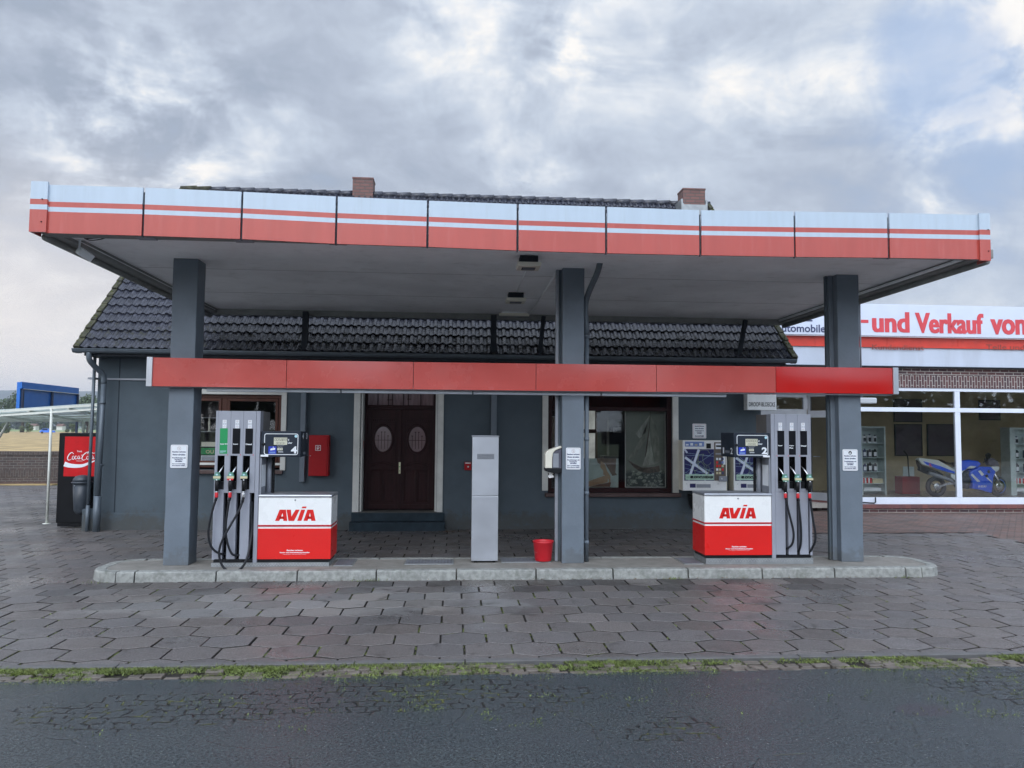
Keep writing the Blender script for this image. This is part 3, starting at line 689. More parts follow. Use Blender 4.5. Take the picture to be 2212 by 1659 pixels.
# security camera
p = PY(181, 535, 9.75); q = PY(180, 548, 9.85); z0 = 4.24
t = thing('security_camera', 'white bullet security camera under the left front corner of the canopy', 'security camera', (p[0], 9.8, 4.36))
MB().box(q[0]-.09, q[0]+.05, 9.74, 9.86, 4.325, 4.362, m_soffit).obj('base_plate', t, bevel=.004)
MB().tube([(q[0]-.02, 9.8, 4.34), (q[0]-.03, 9.8, 4.20)], .014, m_sticker, 8).obj('bracket', t)
c0 = Vector(PY(169, 540, 9.80)); c1 = Vector(PY(198, 558, 9.95))
MB().tube([c0, c1], .046, m_sticker, sq=True).obj('camera_body', t, bevel=.006); dd = (c1-c0).normalized(); MB().tube([c1, c1+dd*.012], .034, m_black, sq=True).obj('lens_window', t)
MB().tube(bez([(-4.55, 9.42, 4.34), (-4.45, 9.6, 4.27), (-4.3, 9.7, 4.33), (q[0], 9.8, 4.33)], 5), .006, m_inkk, 6).obj('cable', t)

# ---- red beam across the columns
bm_ = thing('fascia_beam', 'long glossy red fascia beam across the three columns', 'fascia beam', (1.1, 10.8, 2.57))
bx = [PY(q, 800, 10.8)[0] for q in (329, 619, 893, 1158, 1418, 1676, 1929)]
bt_ = [PY(x, y, 10.8)[2] for x, y in ((329, 772), (619, 778), (893, 782), (1158, 785.5), (1418, 788.5), (1676, 792), (1929, 795))]
bb_ = [PY(x, y, 10.8)[2] for x, y in ((329, 834), (619, 838), (893, 841), (1158, 844), (1418, 846), (1676, 848), (1929, 851))]
for i in range(6):
    a, b_ = bx[i]+.004, bx[i+1]-.004; mb = MB(); mm = m_bred2 if i == 5 else m_bred; n = 8
    vs = []                                  # thin sheet panels are never quite flat
    for k in range(n+1):
        for j in range(5):
            f_, g_ = k/n, j/4; zb = bb_[i]+(bb_[i+1]-bb_[i])*f_; zt = bt_[i]+(bt_[i+1]-bt_[i])*f_
            bul = .006*math.sin(math.pi*f_)*math.sin(math.pi*g_)*(1 if i % 2 else -.6) + .003*mn.noise((f_*2.5+i*7, g_*1.5, i))
            vs.append((a+(b_-a)*f_, 10.80-bul if 0 < k < n and 0 < j < 4 else 10.80, zb+(zt-zb)*g_))
    mb.add(vs, [(k*5+j, (k+1)*5+j, (k+1)*5+j+1, k*5+j+1) for k in range(n) for j in range(4)], mm, True)
    mb.box(a, b_, 10.802, 10.90, min(bb_[i], bb_[i+1])+.003, min(bt_[i], bt_[i+1])-.003, mm)
    o = mb.obj('beam_panel', bm_)
    if i == 5: o['label'] = 'brighter newer red panel at the right end'
for q0, q1, ii in ((316, 328.5, 0), (1929.5, 1941, 6)):
    p0 = PY(q0, 800, 10.78)[0]; p1 = PY(q1, 800, 10.78)[0]; MB().box(p0, p1, 10.78, 10.93, bb_[ii]-.005, bt_[ii]+.005, m_alu).obj('end_cap', bm_, bevel=.004)
MB().box(bx[0], bx[-1], 10.84, 10.925, 2.553, 2.572, m_alud).obj('lower_rail', bm_)
for i in range(4):
    a = PY(452, 840, 11.1)[0] + (PY(1562, 850, 11.1)[0]-PY(452, 840, 11.1)[0])*i/4; b_ = a+(PY(1562, 850, 11.1)[0]-PY(452, 840, 11.1)[0])/4
    MB().box(a+.01, b_-.01, 10.945 if i != 3 else 10.93, 11.02, 2.508, 2.55, m_alu).obj('light_tray', bm_, bevel=.004)

# notices on the columns
def notice(x0, x1, z0, z1, Y, label, head, lines, group='smoking ban notices', black=False, border=m_pink):
    t = thing('notice_plate', label, 'notice', ((x0+x1)/2, Y, z0), group)
    mb = MB(); r_ = rrect(x0, x1, z0, z1, .018, Y); mb.prism(r_, (0, .006, 0), m_sticker); pl = mb.obj('plate', t)
    mb = MB(); ring(mb, rrect(x0+.012, x1-.012, z0+.012, z1-.012, .012, Y-.0015), rrect(x0+.015, x1-.015, z0+.015, z1-.015, .010, Y-.0015), border); mb.obj('border_line', t)
    mb = MB(); cx_ = (x0+x1)/2; H_ = z1-z0
    for fr_, tx, sz in lines: text(mb, tx, (cx_, Y-.0015, z1-H_*fr_), sz, m_ink, bold=.0012*sz/.02, w=min(len(tx)*sz*.56, (x1-x0)*.84))
    mb.obj('printed_text', t)
    mb = MB(); n = 20; zc = z1-H_*.16; cir = lambda rr__: [(cx_+rr__*math.cos(2*math.pi*k/n), Y-.0018, zc+rr__*math.sin(2*math.pi*k/n)) for k in range(n)]
    if black:
        mb.poly(cir(.026), m_inkk); mb.box(cx_-.017, cx_+.012, Y-.003, Y-.002, zc-.014, zc-.004, m_sticker); mb.box(cx_-.010, cx_+.008, Y-.003, Y-.002, zc-.003, zc+.006, m_sticker)
    else:
        ring(mb, cir(.025), cir(.021), m_pink); ribbon(mb, [(cx_-.016, Y-.002, zc+.016), (cx_+.016, Y-.002, zc-.016)], .003, m_pink); ribbon(mb, [(cx_-.002, Y-.002, zc-.014), (cx_+.003, Y-.002, zc+.012)], .005, m_pink)
    mb.obj('ban_symbol', t)
LN = [(.33, 'Rauchen verboten', .020), (.455, 'Motor abstellen', .020), (.585, 'Fremdheizungen mit', .018), (.66, 'Brennkammer', .018), (.735, 'abstellen', .018), (.84, 'Nur in vorschriftsmäßige', .013), (.915, 'Reservekanister abfüllen', .013)]
notice(-3.87, -3.642, 1.45, 1.767, 10.918, 'white no-smoking notice on the left column', 0, LN)
notice(1.604, 1.815, 1.45, 1.76, 10.938, 'white no-smoking notice on the middle column', 0, LN)
notice(5.698, 5.926, 1.448, 1.76, 10.938, 'white notice with a black round symbol on the right column', 0, LN, black=True)

# paper towel dispenser
t = thing('towel_dispenser', 'cream paper towel dispenser with tissue hanging, left of the middle column', 'towel dispenser', (1.43, 11.1, 1.38))
pr = [(1.313, 1.465), (1.313, 1.66), (1.325, 1.695), (1.36, 1.722), (1.45, 1.752), (1.535, 1.785), (1.550, 1.775), (1.552, 1.755)]
mb = MB(); mb.prism([(x, 10.99, z) for x, z in pr+[(1.46, 1.72), (1.425, 1.68), (1.415, 1.62), (1.413, 1.465)]], (0, .20, 0), m_cream); mb.obj('cream_cover', t, bevel=.012)
mb = MB(); mb.prism([(1.414, 10.997, 1.465), (1.418, 10.997, 1.62), (1.43, 10.997, 1.68), (1.465, 10.997, 1.715), (1.545, 10.997, 1.74), (1.545, 10.997, 1.465)], (0, .18, 0), m_smoke); mb.obj('smoked_side', t)
MB().box(1.426, 1.505, 10.985, 10.996, 1.475, 1.675, m_alud).obj('paper_window', t)
mb = MB(); mb.prism([(1.314, 10.992, 1.464), (1.318, 10.992, 1.425), (1.36, 10.992, 1.408), (1.42, 10.992, 1.395), (1.50, 10.992, 1.385), (1.548, 10.992, 1.40), (1.552, 10.992, 1.464)], (0, .19, 0), m_black); mb.obj('lower_tray', t, bevel=.006)
mb = MB(); rt_ = random.Random(5); vs = []
for i in range(8):
    for j in range(5):
        wv_ = [.018, .022, .014, .010, .018, .022, .024, .014][i]; vs.append((1.405+(j-2)*wv_+.006*math.sin(i*1.3), 11.07+.012*math.sin(j*2.1+i), 1.405-.012*i+rt_.uniform(-.003, .003)))
mb.add(vs, [(i*5+j, i*5+j+1, (i+1)*5+j+1, (i+1)*5+j) for i in range(7) for j in range(4)], m_towel, True); mb.obj('paper_tissue', t)

# red bucket
t = thing('bucket', 'red plastic bucket with white label standing left of the middle column', 'bucket', (1.30, 11.08, .142))
mb = MB(); mb.lathe((1.30, 11.08, .142), [(.0, .003), (.112, .003), (.118, .015), (.143, .255), (.150, .262), (.150, .285), (.142, .285), (.137, .262), (.112, .02), (0, .012)], m_bucket, 32); mb.obj('bucket_body', t)
mb = MB(); mb.tube(bez([(1.155, 11.06, .40), (1.17, 10.99, .425), (1.25, 10.94, .432), (1.34, 10.94, .432), (1.43, 10.99, .425), (1.445, 11.06, .40)], 5), .004, m_bucket, 6); mb.obj('handle', t)
mb = MB(); vs = []
for k in range(5):
    a = R(198+k*7)
    for rr__, z in ((.1335, .27), (.137, .35)): vs.append((1.30+(rr__-.004)*math.cos(a), 11.08+(rr__-.004)*math.sin(a), z))
mb.add(vs, [(2*k, 2*k+2, 2*k+3, 2*k+1) for k in range(4)], m_sticker); mb.obj('label', t)

# silver cabinet
t = thing('service_cabinet', 'tall plain silver service cabinet standing in the middle of the island', 'cabinet', (.455, 11.15, .13))
MB().box(.272, .642, 11.03, 11.32, .150, 1.905, m_alud).obj('carcass', t)
MB().box(.270, .644, 11.005, 11.028, 1.068, 1.90, m_alu).obj('upper_door', t, bevel=.003)
MB().box(.270, .644, 11.005, 11.028, .155, 1.060, m_alu).obj('lower_door', t, bevel=.003)
mb = MB(); mb.prism([(.262, 10.995, 1.906), (.652, 10.995, 1.906), (.652, 10.995, 1.922), (.262, 10.995, 1.922)], (0, .34, 0), m_alud); mb.obj('top_cap', t, bevel=.003)
mb = MB()
for i in range(24):
    for j in range(8): mb.box(.338+i*.0102, .3445+i*.0102, 11.002, 11.0045, 1.588+j*.0098, 1.594+j*.0098, m_strut)
mb.obj('vent_grille', t)
[MB().box(x, x+.04, 11.05, 11.1, .125, .1495, m_black).obj('foot', t) for x in (.31, .57)]

# ================================================================== FUEL PUMPS
def seg7(mb, s, x0, z0, w_, h_, y, m):
    on = {'0': 'abcdef', '1': 'bc', '2': 'abged', '3': 'abgcd', '4': 'fgbc', '5': 'afgcd', '8': 'abcdefg', '9': 'abcdfg'}
    k = 0
    for ch in s:
        if ch == '.': mb.box(x0+k*w_*1.28-w_*.22, x0+k*w_*1.28-w_*.10, y, y+.001, z0, z0+h_*.1, m); continue
        x = x0+k*w_*1.28; k += 1; q = w_*.17; sk = w_*.12
        P4 = {'a': (x, x+w_, z0+h_-q, z0+h_), 'd': (x, x+w_, z0, z0+q), 'g': (x, x+w_, z0+h_/2-q/2, z0+h_/2+q/2), 'f': (x, x+q, z0+h_/2, z0+h_), 'b': (x+w_-q, x+w_, z0+h_/2, z0+h_), 'e': (x, x+q, z0, z0+h_/2), 'c': (x+w_-q, x+w_, z0, z0+h_/2)}
        for c_ in on[ch]:
            a, b_, c0_, d0 = P4[c_]; mb.poly([(a+sk*(c0_-z0)/h_, y, c0_), (b_+sk*(c0_-z0)/h_, y, c0_), (b_+sk*(d0-z0)/h_, y, d0), (a+sk*(d0-z0)/h_, y, d0)], m)

def avia(mb, x0, x1, z0, h, y, m):
    """red five-stroke word, heavy slanted capitals with a raised oblique dash over the third letter"""
    W_ = x1-x0; S = lambda pts: mb.poly([(x0+W_*a, y, z0+h*b_) for a, b_ in pts], m)
    # A
    def A(o, w_):
        S([(o, 0), (o+w_*.20, 0), (o+w_*.30, .25), (o+w_*.36, .42), (o+w_*.52, 1), (o+w_*.30, 1)][:6])
    def poly(pts): S(pts)
    # first A : left leg, right leg, bar, cap
    S([(0, 0), (.105, 0), (.125, .17), (.150, .42), (.185, .74), (.190, 1), (.105, 1)])
    S([(.180, 1), (.178, .74), (.195, .42), (.200, .17), (.205, 0), (.300, 0), (.262, 1)])
    S([(.105, .17), (.215, .17), (.215, .40), (.105, .40)])
    # V
    S([(.275, 1), (.385, 1), (.400, .40), (.415, 0), (.330, 0)])
    S([(.400, .40), (.500, 1), (.600, 1), (.470, 0), (.405, 0)])
    # slanted I with dash
    S([(.545, 0), (.650, 0), (.735, 1.0), (.635, 1.0)])
    S([(.648, 1.13), (.755, 1.13), (.770, 1.28), (.665, 1.28)])
    # second A
    S([(.700, 0), (.800, 0), (.815, .17), (.835, .42), (.858, .74), (.862, 1), (.790, 1)])
    S([(.855, 1), (.855, .74), (.875, .42), (.885, .17), (.890, 0), (1.0, 0), (.935, 1)])
    S([(.800, .17), (.900, .17), (.900, .40), (.800, .40)])

def nozzle(root, x, side, y, ring_m, tagm, hose, top=1.47):
    n = MB(); n.tube(bez([(x+side*.055, y+.06, top+.02), (x+side*.035, y+.01, top-.02), (x+side*.012, y-.03, top-.08), (x, y-.05, top-.13)], 4), [.010]*12+[.013], m_silver, 10); body = n.obj('nozzle', root)
    m = MB(); m.lathe((x, y-.075, 1.345), [(.0, -.022), (.030, -.020), (.046, -.008), (.046, .006), (.030, .02), (0, .024)], m_guard, 20, 'y'); m.box(x-.028, x+.028, y-.085, y-.045, 1.36, 1.405, m_guard); m.obj('splash_guard', body)
    m = MB(); m.box(x-.047, x+.047, y-.1005, y-.098, 1.322, 1.352, m_orange); m.box(x-.040, x+.040, y-.1005, y-.098, 1.300, 1.3215, tagm); m.box(x-.008, x+.008, y-.102, y-.1006, 1.296, 1.310, m_sticker); m.box(x-.012, x+.012, y-.1, y-.098, 1.362, 1.385, m_cyan); m.obj('fuel_tag', body)
    m = MB(); m.tube([(x-side*.002, y-.06, 1.31), (x-side*.004, y-.065, 1.23), (x-side*.006, y-.065, 1.15)], [.030, .030, .024], m_black, 12); m.box(x+side*.02-.008, x+side*.02+.008, y-.06, y-.02, 1.18, 1.30, m_black); m.obj('grip', body)
    m = MB(); m.lathe((x-side*.006, y-.065, 1.065), [(.021, 0), (.023, .008), (.023, .06), (.021, .066)], ring_m, 14); m.lathe((x-side*.006, y-.065, 1.132), [(.020, 0), (.023, .006), (.020, .016)], m_silver, 14); m.obj('swivel', body)
    MB().tube([(x-side*.006, y-.065, 1.066), (hose[0][0], hose[0][1], hose[0][2])], [.020, .019], m_black, 12).obj('hose_sleeve', body)
    MB().tube(bez(hose, 7), .0155, m_rub, 12).obj('hose', root)

def pump(label, ox, flip, Z, panels, number, digits, liters, hoses, rings, nozx, y=10.80):
    """ox: outer edge of the tower; flip=1 tower on the left, -1 tower on the right"""
    X = lambda u: ox+flip*u
    def bx_(mb, u0, u1, y0, y1, z0, z1, m): a, b_ = sorted((X(u0), X(u1))); return mb.box(a, b_, y0, y1, z0+Z, z1+Z, m)
    t = thing('fuel_pump', label, 'fuel pump', (X(.8), y+.27, .13), 'fuel pumps on the island')
    yb = y+.55
    # hydraulic cabinet
    b = bx_(MB(), .605, 1.585, y+.004, yb, .645, 1.06, m_white); bx_(b, .605, 1.585, y+.004, yb, .62, .6449, m_white); cab = b.obj('pump_cabinet', t, bevel=.004)
    mb = MB()
    bx_(mb, .603, 1.587, y, yb+.002, .225, .640, m_red); mb.obj('red_skirt', cab, bevel=.004)
    mb = MB(); bx_(mb, .601, 1.589, y-.002, yb+.004, .665, .688, m_dred); mb.obj('red_line', cab)
    b = MB(); bx_(b, .600, 1.590, y-.012, yb+.01, 1.064, 1.097, m_alu); b.obj('lid', cab, bevel=.010)
    mb = MB(); a0, a1 = sorted((X(.83), X(1.375))); avia(mb, a0, a1, .742+Z, .152, y+.0025, m_red); mb.obj('brand_lettering', cab)
    mb = MB(); cx_ = (X(.605)+X(1.585))/2 + .01
    text(mb, 'Rauchen verboten', (cx_, y-.0015, .335+Z), .03, m_sticker, bold=.0012, w=.215, h=.020)
    text(mb, 'Motor und Fremdheizung abstellen', (cx_, y-.0015, .303+Z), .03, m_sticker, bold=.0012, w=.40, h=.020)
    text(mb, 'Kraftstoff-Abgabe in vorgeschriebene Behälter ist verboten', (cx_, y-.0015, .286+Z), .012, m_sticker, w=.31, h=.009); mb.obj('warning_text', cab)
    mb = MB(); mb.lathe((X(1.095), y+.002, 1.025+Z), [(.011, 0), (.011, -.006), (.006, -.008), (0, -.008)], m_alud, 14, 'y'); mb.obj('lock', cab)
    b = MB(); bx_(b, .02, 1.565, y+.02, yb-.02, .178, .226, m_black); b.obj('plinth', t)
    b = MB(); bx_(b, .0, 1.57, y-.004, yb, .128-Z, .180, m_galv)
    for k in range(38):
        for j in range(2):
            u = .02+k*.0405+(.02 if j else 0); z = .143+j*.02; a = .009 if (k+j) % 2 else -.009; b.add([(X(u)-.012, y-.006, z-a+Z), (X(u), y-.006, z-.004+Z), (X(u)+.012, y-.006, z+a+Z), (X(u), y-.006, z+.004+Z)], [(0, 1, 2, 3)], m_alu)
    b.obj('chequer_base', t)
    # tower : outer frame + three lanes
    b = MB(); bx_(b, .0, .600, y+.16, yb, .20, 2.235, m_pumps); b.obj('tower_back', t, bevel=.006)
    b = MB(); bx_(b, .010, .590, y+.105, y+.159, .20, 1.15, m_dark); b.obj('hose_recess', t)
    b = MB(); bx_(b, .545, .600, y, y+.16, .178, 2.237, m_pump); b.obj('tower_edge', t, bevel=.006)
    b = MB(); bx_(b, .0, .034, y+.01, y+.16, .215, 2.237, m_pump); b.obj('tower_edge', t, bevel=.006)
    for k in range(3):
        u0 = .036+k*.1695; u1 = u0+.168; b = MB(); rx0, rx1 = (u0+.006, u0+.098) if flip == 1 else (u0+.040, u0+.128)
        bx_(b, u0, u1, y, y+.1, 1.625, 2.236, m_pump)
        bx_(b, u0, rx0, y, y+.1, 1.12, 1.6249, m_pump); bx_(b, rx1, u1, y, y+.1, 1.12, 1.6249, m_pump); bx_(b, rx0, rx1, y, y+.1, 1.12, 1.165, m_pump)
        ln = b.obj('lane_front', t, bevel=.004)
        ga, gb = ((.0345, .137), (.191, .307), (.362, .485))[k] if flip == 1 else ((.062, .187), (.232, .357), (.400, .544))[k]; b = MB(); bx_(b, ga, gb, y+.002, y+.09, .228, 1.118, m_pump); b.obj('hose_guide', t, bevel=.004)
        b = MB(); bx_(b, rx0, rx1, y+.096, y+.099, 1.166, 1.6245, m_dark); bx_(b, rx0+.001, rx0+.004, y+.004, y+.096, 1.166, 1.6245, m_dark); bx_(b, rx1-.004, rx1-.001, y+.004, y+.096, 1.166, 1.6245, m_dark); bx_(b, rx0+.025, rx1-.006, y+.01, y+.07, 1.168, 1.27, m_black); b.obj('nozzle_boot', t)
        word, col_ = panels[k] if flip == 1 else panels[2-k]
        b = MB(); bx_(b, u0+.028, u0+.130, y-.003, y-.0005, 1.652, 1.997, {'g': m_green, 'k': m_inkk}[col_]); pn = b.obj('fuel_panel', t)
        mb = MB(); xl = min(X(u0+.028), X(u0+.132))
        for li, wd_ in enumerate(word.split('|')): text(mb, wd_, (xl+.008, y-.0045, 1.772-.032*li+Z), .03, m_sticker, 'l', bold=.0012, w=min(.098, .0138*len(wd_)+.0), h=.021)
        if col_ == 'g':
            for q in range(4): mb.box(xl+.008, xl+(.092, .085, .08, .05)[q], y-.0045, y-.004, 1.69-.008*q+Z, 1.694-.008*q+Z, m_cyan)
        mb.obj('fuel_name', pn)
        cxx = X(u0+.085) ; b = MB(); b.box(cxx-.026, cxx+.026, y-.003, y-.0005, 2.0+Z, 2.113+Z, m_sticker); st_ = b.obj('fuel_sticker', t)
        mb = MB(); code = {'Super E10': 'E10', 'Super': 'E5', 'Diesel': 'B7', 'Super|Plus': 'E5'}[word]
        zc = 2.057+Z
        if code == 'B7': oo = [(cxx+a, y-.004, zc+c_) for a, c_ in ((-.02, -.014), (.02, -.014), (.02, .014), (-.02, .014))]; ii = [(cxx+a*.88, y-.004, zc+c_*.84) for a, c_ in ((-.02, -.014), (.02, -.014), (.02, .014), (-.02, .014))]
        else: oo = [(cxx+.019*math.cos(q*.3927), y-.004, zc+.019*math.sin(q*.3927)) for q in range(16)]; ii = [(cxx+.0165*math.cos(q*.3927), y-.004, zc+.0165*math.sin(q*.3927)) for q in range(16)]
        ring(mb, oo, ii, m_ink); text(mb, code, (cxx, y-.004, zc-.006), .02, m_ink, w=.024, h=.012)
        for q in range(3): mb.box(cxx-.016, cxx+.016, y-.004, y-.0035, 2.10-.007*q+Z, 2.1035-.007*q+Z, m_pink); mb.box(cxx-.018, cxx+.018, y-.004, y-.0035, 2.026-.007*q+Z, 2.029-.007*q+Z, m_pink)
        mb.obj('printed_code', st_)
        xa = X(u1-.028) ; b = MB(); zc = 1.632+Z; b.add([(xa-.009, y-.002, zc), (xa+.009, y-.002, zc), (xa, y-.002, zc+.015)], [(0, 1, 2)], m_redring); b.obj('hazard_mark', t)
        nozzle(t, nozx[k], 1 if flip == 1 else -1, y, rings[k][0], rings[k][1], hoses[k], 1.475+Z*.5)
    # dark gaps between lanes come from the recess; support post and corrugated hose under the display
    MB().tube([(X(.665), y+.30, 1.09+Z), (X(.665), y+.30, 1.62+Z)], .034, m_alud, 14).obj('display_post', t)
    mb = MB()
    for k in range(26): mb.lathe((X(.715), y+.33, 1.10+k*.02+Z), [(.018, 0), (.026, .01), (.018, .02)], m_black, 10)
    mb.obj('corrugated_sleeve', t)
    b = MB(); bx_(b, .604, .625, y+.02, y+.3, 1.10, 1.60, m_alud); bx_(b, .6251, .629, y+.05, y+.25, 1.20, 1.50, m_sticker); b.obj('inner_side_plate', t)
    # display head
    h0, h1 = .612, 1.150
    b = MB(); bx_(b, h0, h1, y+.012, y+.54, 1.610, 1.964, m_head); hd = b.obj('display_head', t, bevel=.008)
    xl, xr = sorted((X(h0), X(h1))); xa, xb = (xl+.045, xr-.035) if flip == 1 else (xl+.045, xr-.030)
    b = MB(); b.prism(rrect(xl+.006, xr-.006, 1.616+Z, 1.958+Z, .01, y+.006), (0, .008, 0), m_head); b.obj('face_plate', hd)
    mb = MB(); ring(mb, rrect(xa, xb, 1.640+Z, 1.932+Z, .028, y+.0035), rrect(xa+.009, xb-.009, 1.649+Z, 1.923+Z, .020, y+.0035), m_sticker); mb.obj('white_outline', hd)
    sxx = xl+.175; mb = MB(); mb.box(sxx, sxx+.178, y, y+.005, 1.778+Z, 1.876+Z, m_lcd); lcd = mb.obj('price_display', hd)
    mb = MB(); seg7(mb, digits, sxx+.010, 1.830+Z, .0215, .036, y-.0012, m_inkk); seg7(mb, liters, sxx+.030, 1.786+Z, .0165, .028, y-.0012, m_inkk); mb.obj('digits', lcd)
    mb = MB(); yy_ = y+.0025
    text(mb, '€', (sxx+.187, yy_, 1.832+Z), .04, m_sticker, 'l', bold=.001, h=.026, w=.020); text(mb, 'Liter', (sxx+.187, yy_, 1.793+Z), .04, m_sticker, 'l', bold=.001, h=.026, w=.062)
    text(mb, number, (xb-.055, yy_, 1.660+Z), .14, m_sticker, bold=.006, h=.098, w=.082)
    text(mb, 'Cent/Liter', (sxx+.088, yy_, 1.742+Z), .02, m_sticker, h=.012, w=.072)
    mb.box(sxx+.050, sxx+.120, yy_, yy_+.002, 1.702+Z, 1.732+Z, m_lcd); seg7(mb, '1819' if number == '4' else '0000', sxx+.058, 1.707+Z, .0105, .020, yy_-.001, m_inkk)
    mb.box(sxx+.04, sxx+.140, yy_, yy_+.001, 1.766+Z, 1.770+Z, m_alud); mb.box(sxx+.06, sxx+.13, yy_, yy_+.001, 1.675+Z, 1.679+Z, m_sticker); mb.box(sxx+.06, sxx+.125, yy_, yy_+.001, 1.684+Z, 1.688+Z, m_sticker)
    n = 14; cc = (xb-.032, 1.897+Z); mb.poly([(cc[0]+.020*math.cos(2*math.pi*q/n), yy_, cc[1]+.020*math.sin(2*math.pi*q/n)) for q in range(n)], m_cyan)
    mb.box(xl+(.0 if number == '4' else .43), xl+(.105 if number == '4' else .53), y-.001, y+.002, 1.614+Z, 1.640+Z, m_sticker)
    mb.obj('face_print', hd)
    bxx = xl+(.105 if number == '4' else .072); mb = MB(); mb.box(bxx, bxx+.105, y-.0005, y+.003, 1.652+Z, 1.755+Z, m_blue); cs = mb.obj('camera_sticker', hd)
    mb = MB(); q = y-.0022; mb.poly([(bxx+.030, q, 1.700+Z), (bxx+.088, q, 1.709+Z), (bxx+.092, q, 1.735+Z), (bxx+.032, q, 1.727+Z)], m_sticker); mb.poly([(bxx+.022, q, 1.702+Z), (bxx+.031, q, 1.700+Z), (bxx+.032, q, 1.722+Z), (bxx+.024, q, 1.718+Z)], m_cyan)
    mb.box(bxx+.060, bxx+.067, q, q+.001, 1.733+Z, 1.752+Z, m_sticker)
    for k in range(2): mb.box(bxx+.012, bxx+.093, q, q+.001, 1.664+.012*k+Z, 1.668+.012*k+Z, m_cyan)
    mb.obj('camera_pictogram', cs)
    MB().lathe((xl+.037, y+.004, 1.786+Z), [(.022, 0), (.020, -.012), (0, -.016)], m_black, 14, 'y').obj('lock_knob', hd)
    # numbers on the end face
    mb = MB()
    if number == '4':
        xf = X(h1)+.0015; text(mb, '4', (xf, y+.15, 1.855+Z), .1, m_sticker, bold=.002, h=.085, w=.085, U=(0, 1, 0)); text(mb, '3', (xf, y+.42, 1.855+Z), .1, m_sticker, bold=.002, h=.085, w=.085, U=(0, 1, 0))
        for k in range(4): mb.box(xf-.001, xf, y+.2+.04*k, y+.222+.04*k, 1.64+Z, 1.675+Z, m_alud)
    else:
        xf = X(h1)-.0015; text(mb, '1', (xf, y+.42, 1.655+Z), .1, m_sticker, bold=.002, h=.09, w=.055, U=(0, -1, 0)); text(mb, '2', (xf, y+.09, 1.655+Z), .1, m_sticker, bold=.002, h=.09, w=.085, U=(0, -1, 0))
        for k in range(4): mb.box(xf, xf+.001, y+.18+.045*k, y+.205+.045*k, 1.67+Z, 1.705+Z, m_alud)
    mb.obj('side_numbers', hd)
y0_ = 10.715
pump('grey fuel pump marked 4 with a green panel, left end of the island', -3.245, 1, 0.0,
     [('Super E10', 'g'), ('Super', 'k'), ('Diesel', 'k')], '4', '0058.83', '003234',
     [[(-3.190, y0_, 1.02), (-3.215, y0_-.01, .92), (-3.250, y0_-.02, .75), (-3.262, y0_-.02, .585), (-3.240, y0_-.01, .45), (-3.194, y0_+.01, .366), (-3.12, y0_+.06, .305), (-3.07, y0_+.16, .30)],
      [(-3.010, y0_, 1.02), (-3.025, y0_, .90), (-3.040, y0_-.01, .72), (-3.036, y0_, .55), (-2.991, y0_+.01, .38), (-2.94, y0_+.03, .295), (-2.87, y0_+.12, .29), (-2.85, y0_+.2, .36)],
      [(-2.834, y0_, 1.0), (-2.875, y0_-.03, .88), (-2.955, y0_-.06, .72), (-3.037, y0_-.08, .558), (-3.088, y0_-.08, .42), (-3.094, y0_-.08, .30), (-3.050, y0_-.08, .17), (-2.97, y0_-.09, .105), (-2.89, y0_-.09, .093), (-2.80, y0_-.08, .14), (-2.745, y0_-.05, .25), (-2.724, y0_+.02, .42), (-2.722, y0_+.10, .62), (-2.735, y0_+.12, .80), (-2.745, y0_+.14, 1.0)]],
     [(m_redring, m_guard), (m_redring, m_redring), (m_silver, m_inkk)], [-3.178, -3.000, -2.822])
pump('grey fuel pump marked 2 with three black panels, right end of the island', 5.160, -1, 0.028,
     [('Super', 'k'), ('Super|Plus', 'k'), ('Diesel', 'k')], '2', '0000.00', '000000',
     [[(5.094, y0_, 1.03), (5.108, y0_, .90), (5.130, y0_, .74), (5.156, y0_, .58), (5.158, y0_+.01, .46), (5.140, y0_+.06, .36), (5.13, y0_+.13, .27)],
      [(4.919, y0_, 1.03), (4.928, y0_, .90), (4.942, y0_, .75), (4.954, y0_+.01, .58), (4.962, y0_+.05, .40), (4.958, y0_+.13, .27)],
      [(4.738, y0_, 1.05), (4.756, y0_, .94), (4.795, y0_, .78), (4.830, y0_, .63), (4.838, y0_, .52), (4.820, y0_+.02, .41), (4.775, y0_+.09, .34), (4.76, y0_+.16, .33)]],
     [(m_redring, m_inkk), (m_redring, m_guard), (m_redring, m_guard)], [5.086, 4.912, 4.728])

# ================================================================== STATION HOUSE
HX0, HX1, HY = -7.0, 6.42, 15.70
hs = thing('station_house', 'blue-grey rendered house with dark tiled roof behind the canopy', 'house', (-.3, 18, 0))
WT = .30
ops = [(-5.30, -3.44, 1.18, 2.67, 'w'), (-1.86, -.33, .33, 2.95, 'd'), (1.93, 4.52, .72, 2.90, 'w')]
xs_ = sorted({HX0, HX1, *[q for o_ in ops for q in o_[:2]]}); zs_ = sorted({0, 3.45, *[q for o_ in ops for q in o_[2:4]]})
mb = MB()
for xa, xb in zip(xs_[:-1], xs_[1:]):
    cols = [o_ for o_ in ops if o_[0] <= xa and o_[1] >= xb]
    if not cols: mb.box(xa, xb, HY, HY+WT, -.02, 3.46, m_wall)
    else:
        o_ = cols[0]
        mb.box(xa, xb, HY, HY+WT, -.02, o_[2], m_wall); mb.box(xa, xb, HY, HY+WT, o_[3], 3.46, m_wall)
mb.obj('front_wall', hs)
mb = MB(); sl_ = .9
for xw in (HX0, HX1-.25):
    mb.prism([(xw, HY+WT, -.02), (xw, 25.1, -.02), (xw, 25.1, 3.4), (xw, 20.4, 8.0), (xw, HY+.02, 3.75), (xw, HY+WT, 3.5)], (.25, 0, 0), m_wall)
mb.box(HX0, HX1, 25.1, 25.3, -.02, 3.4, m_wall); mb.obj('side_walls', hs)
mb = MB()
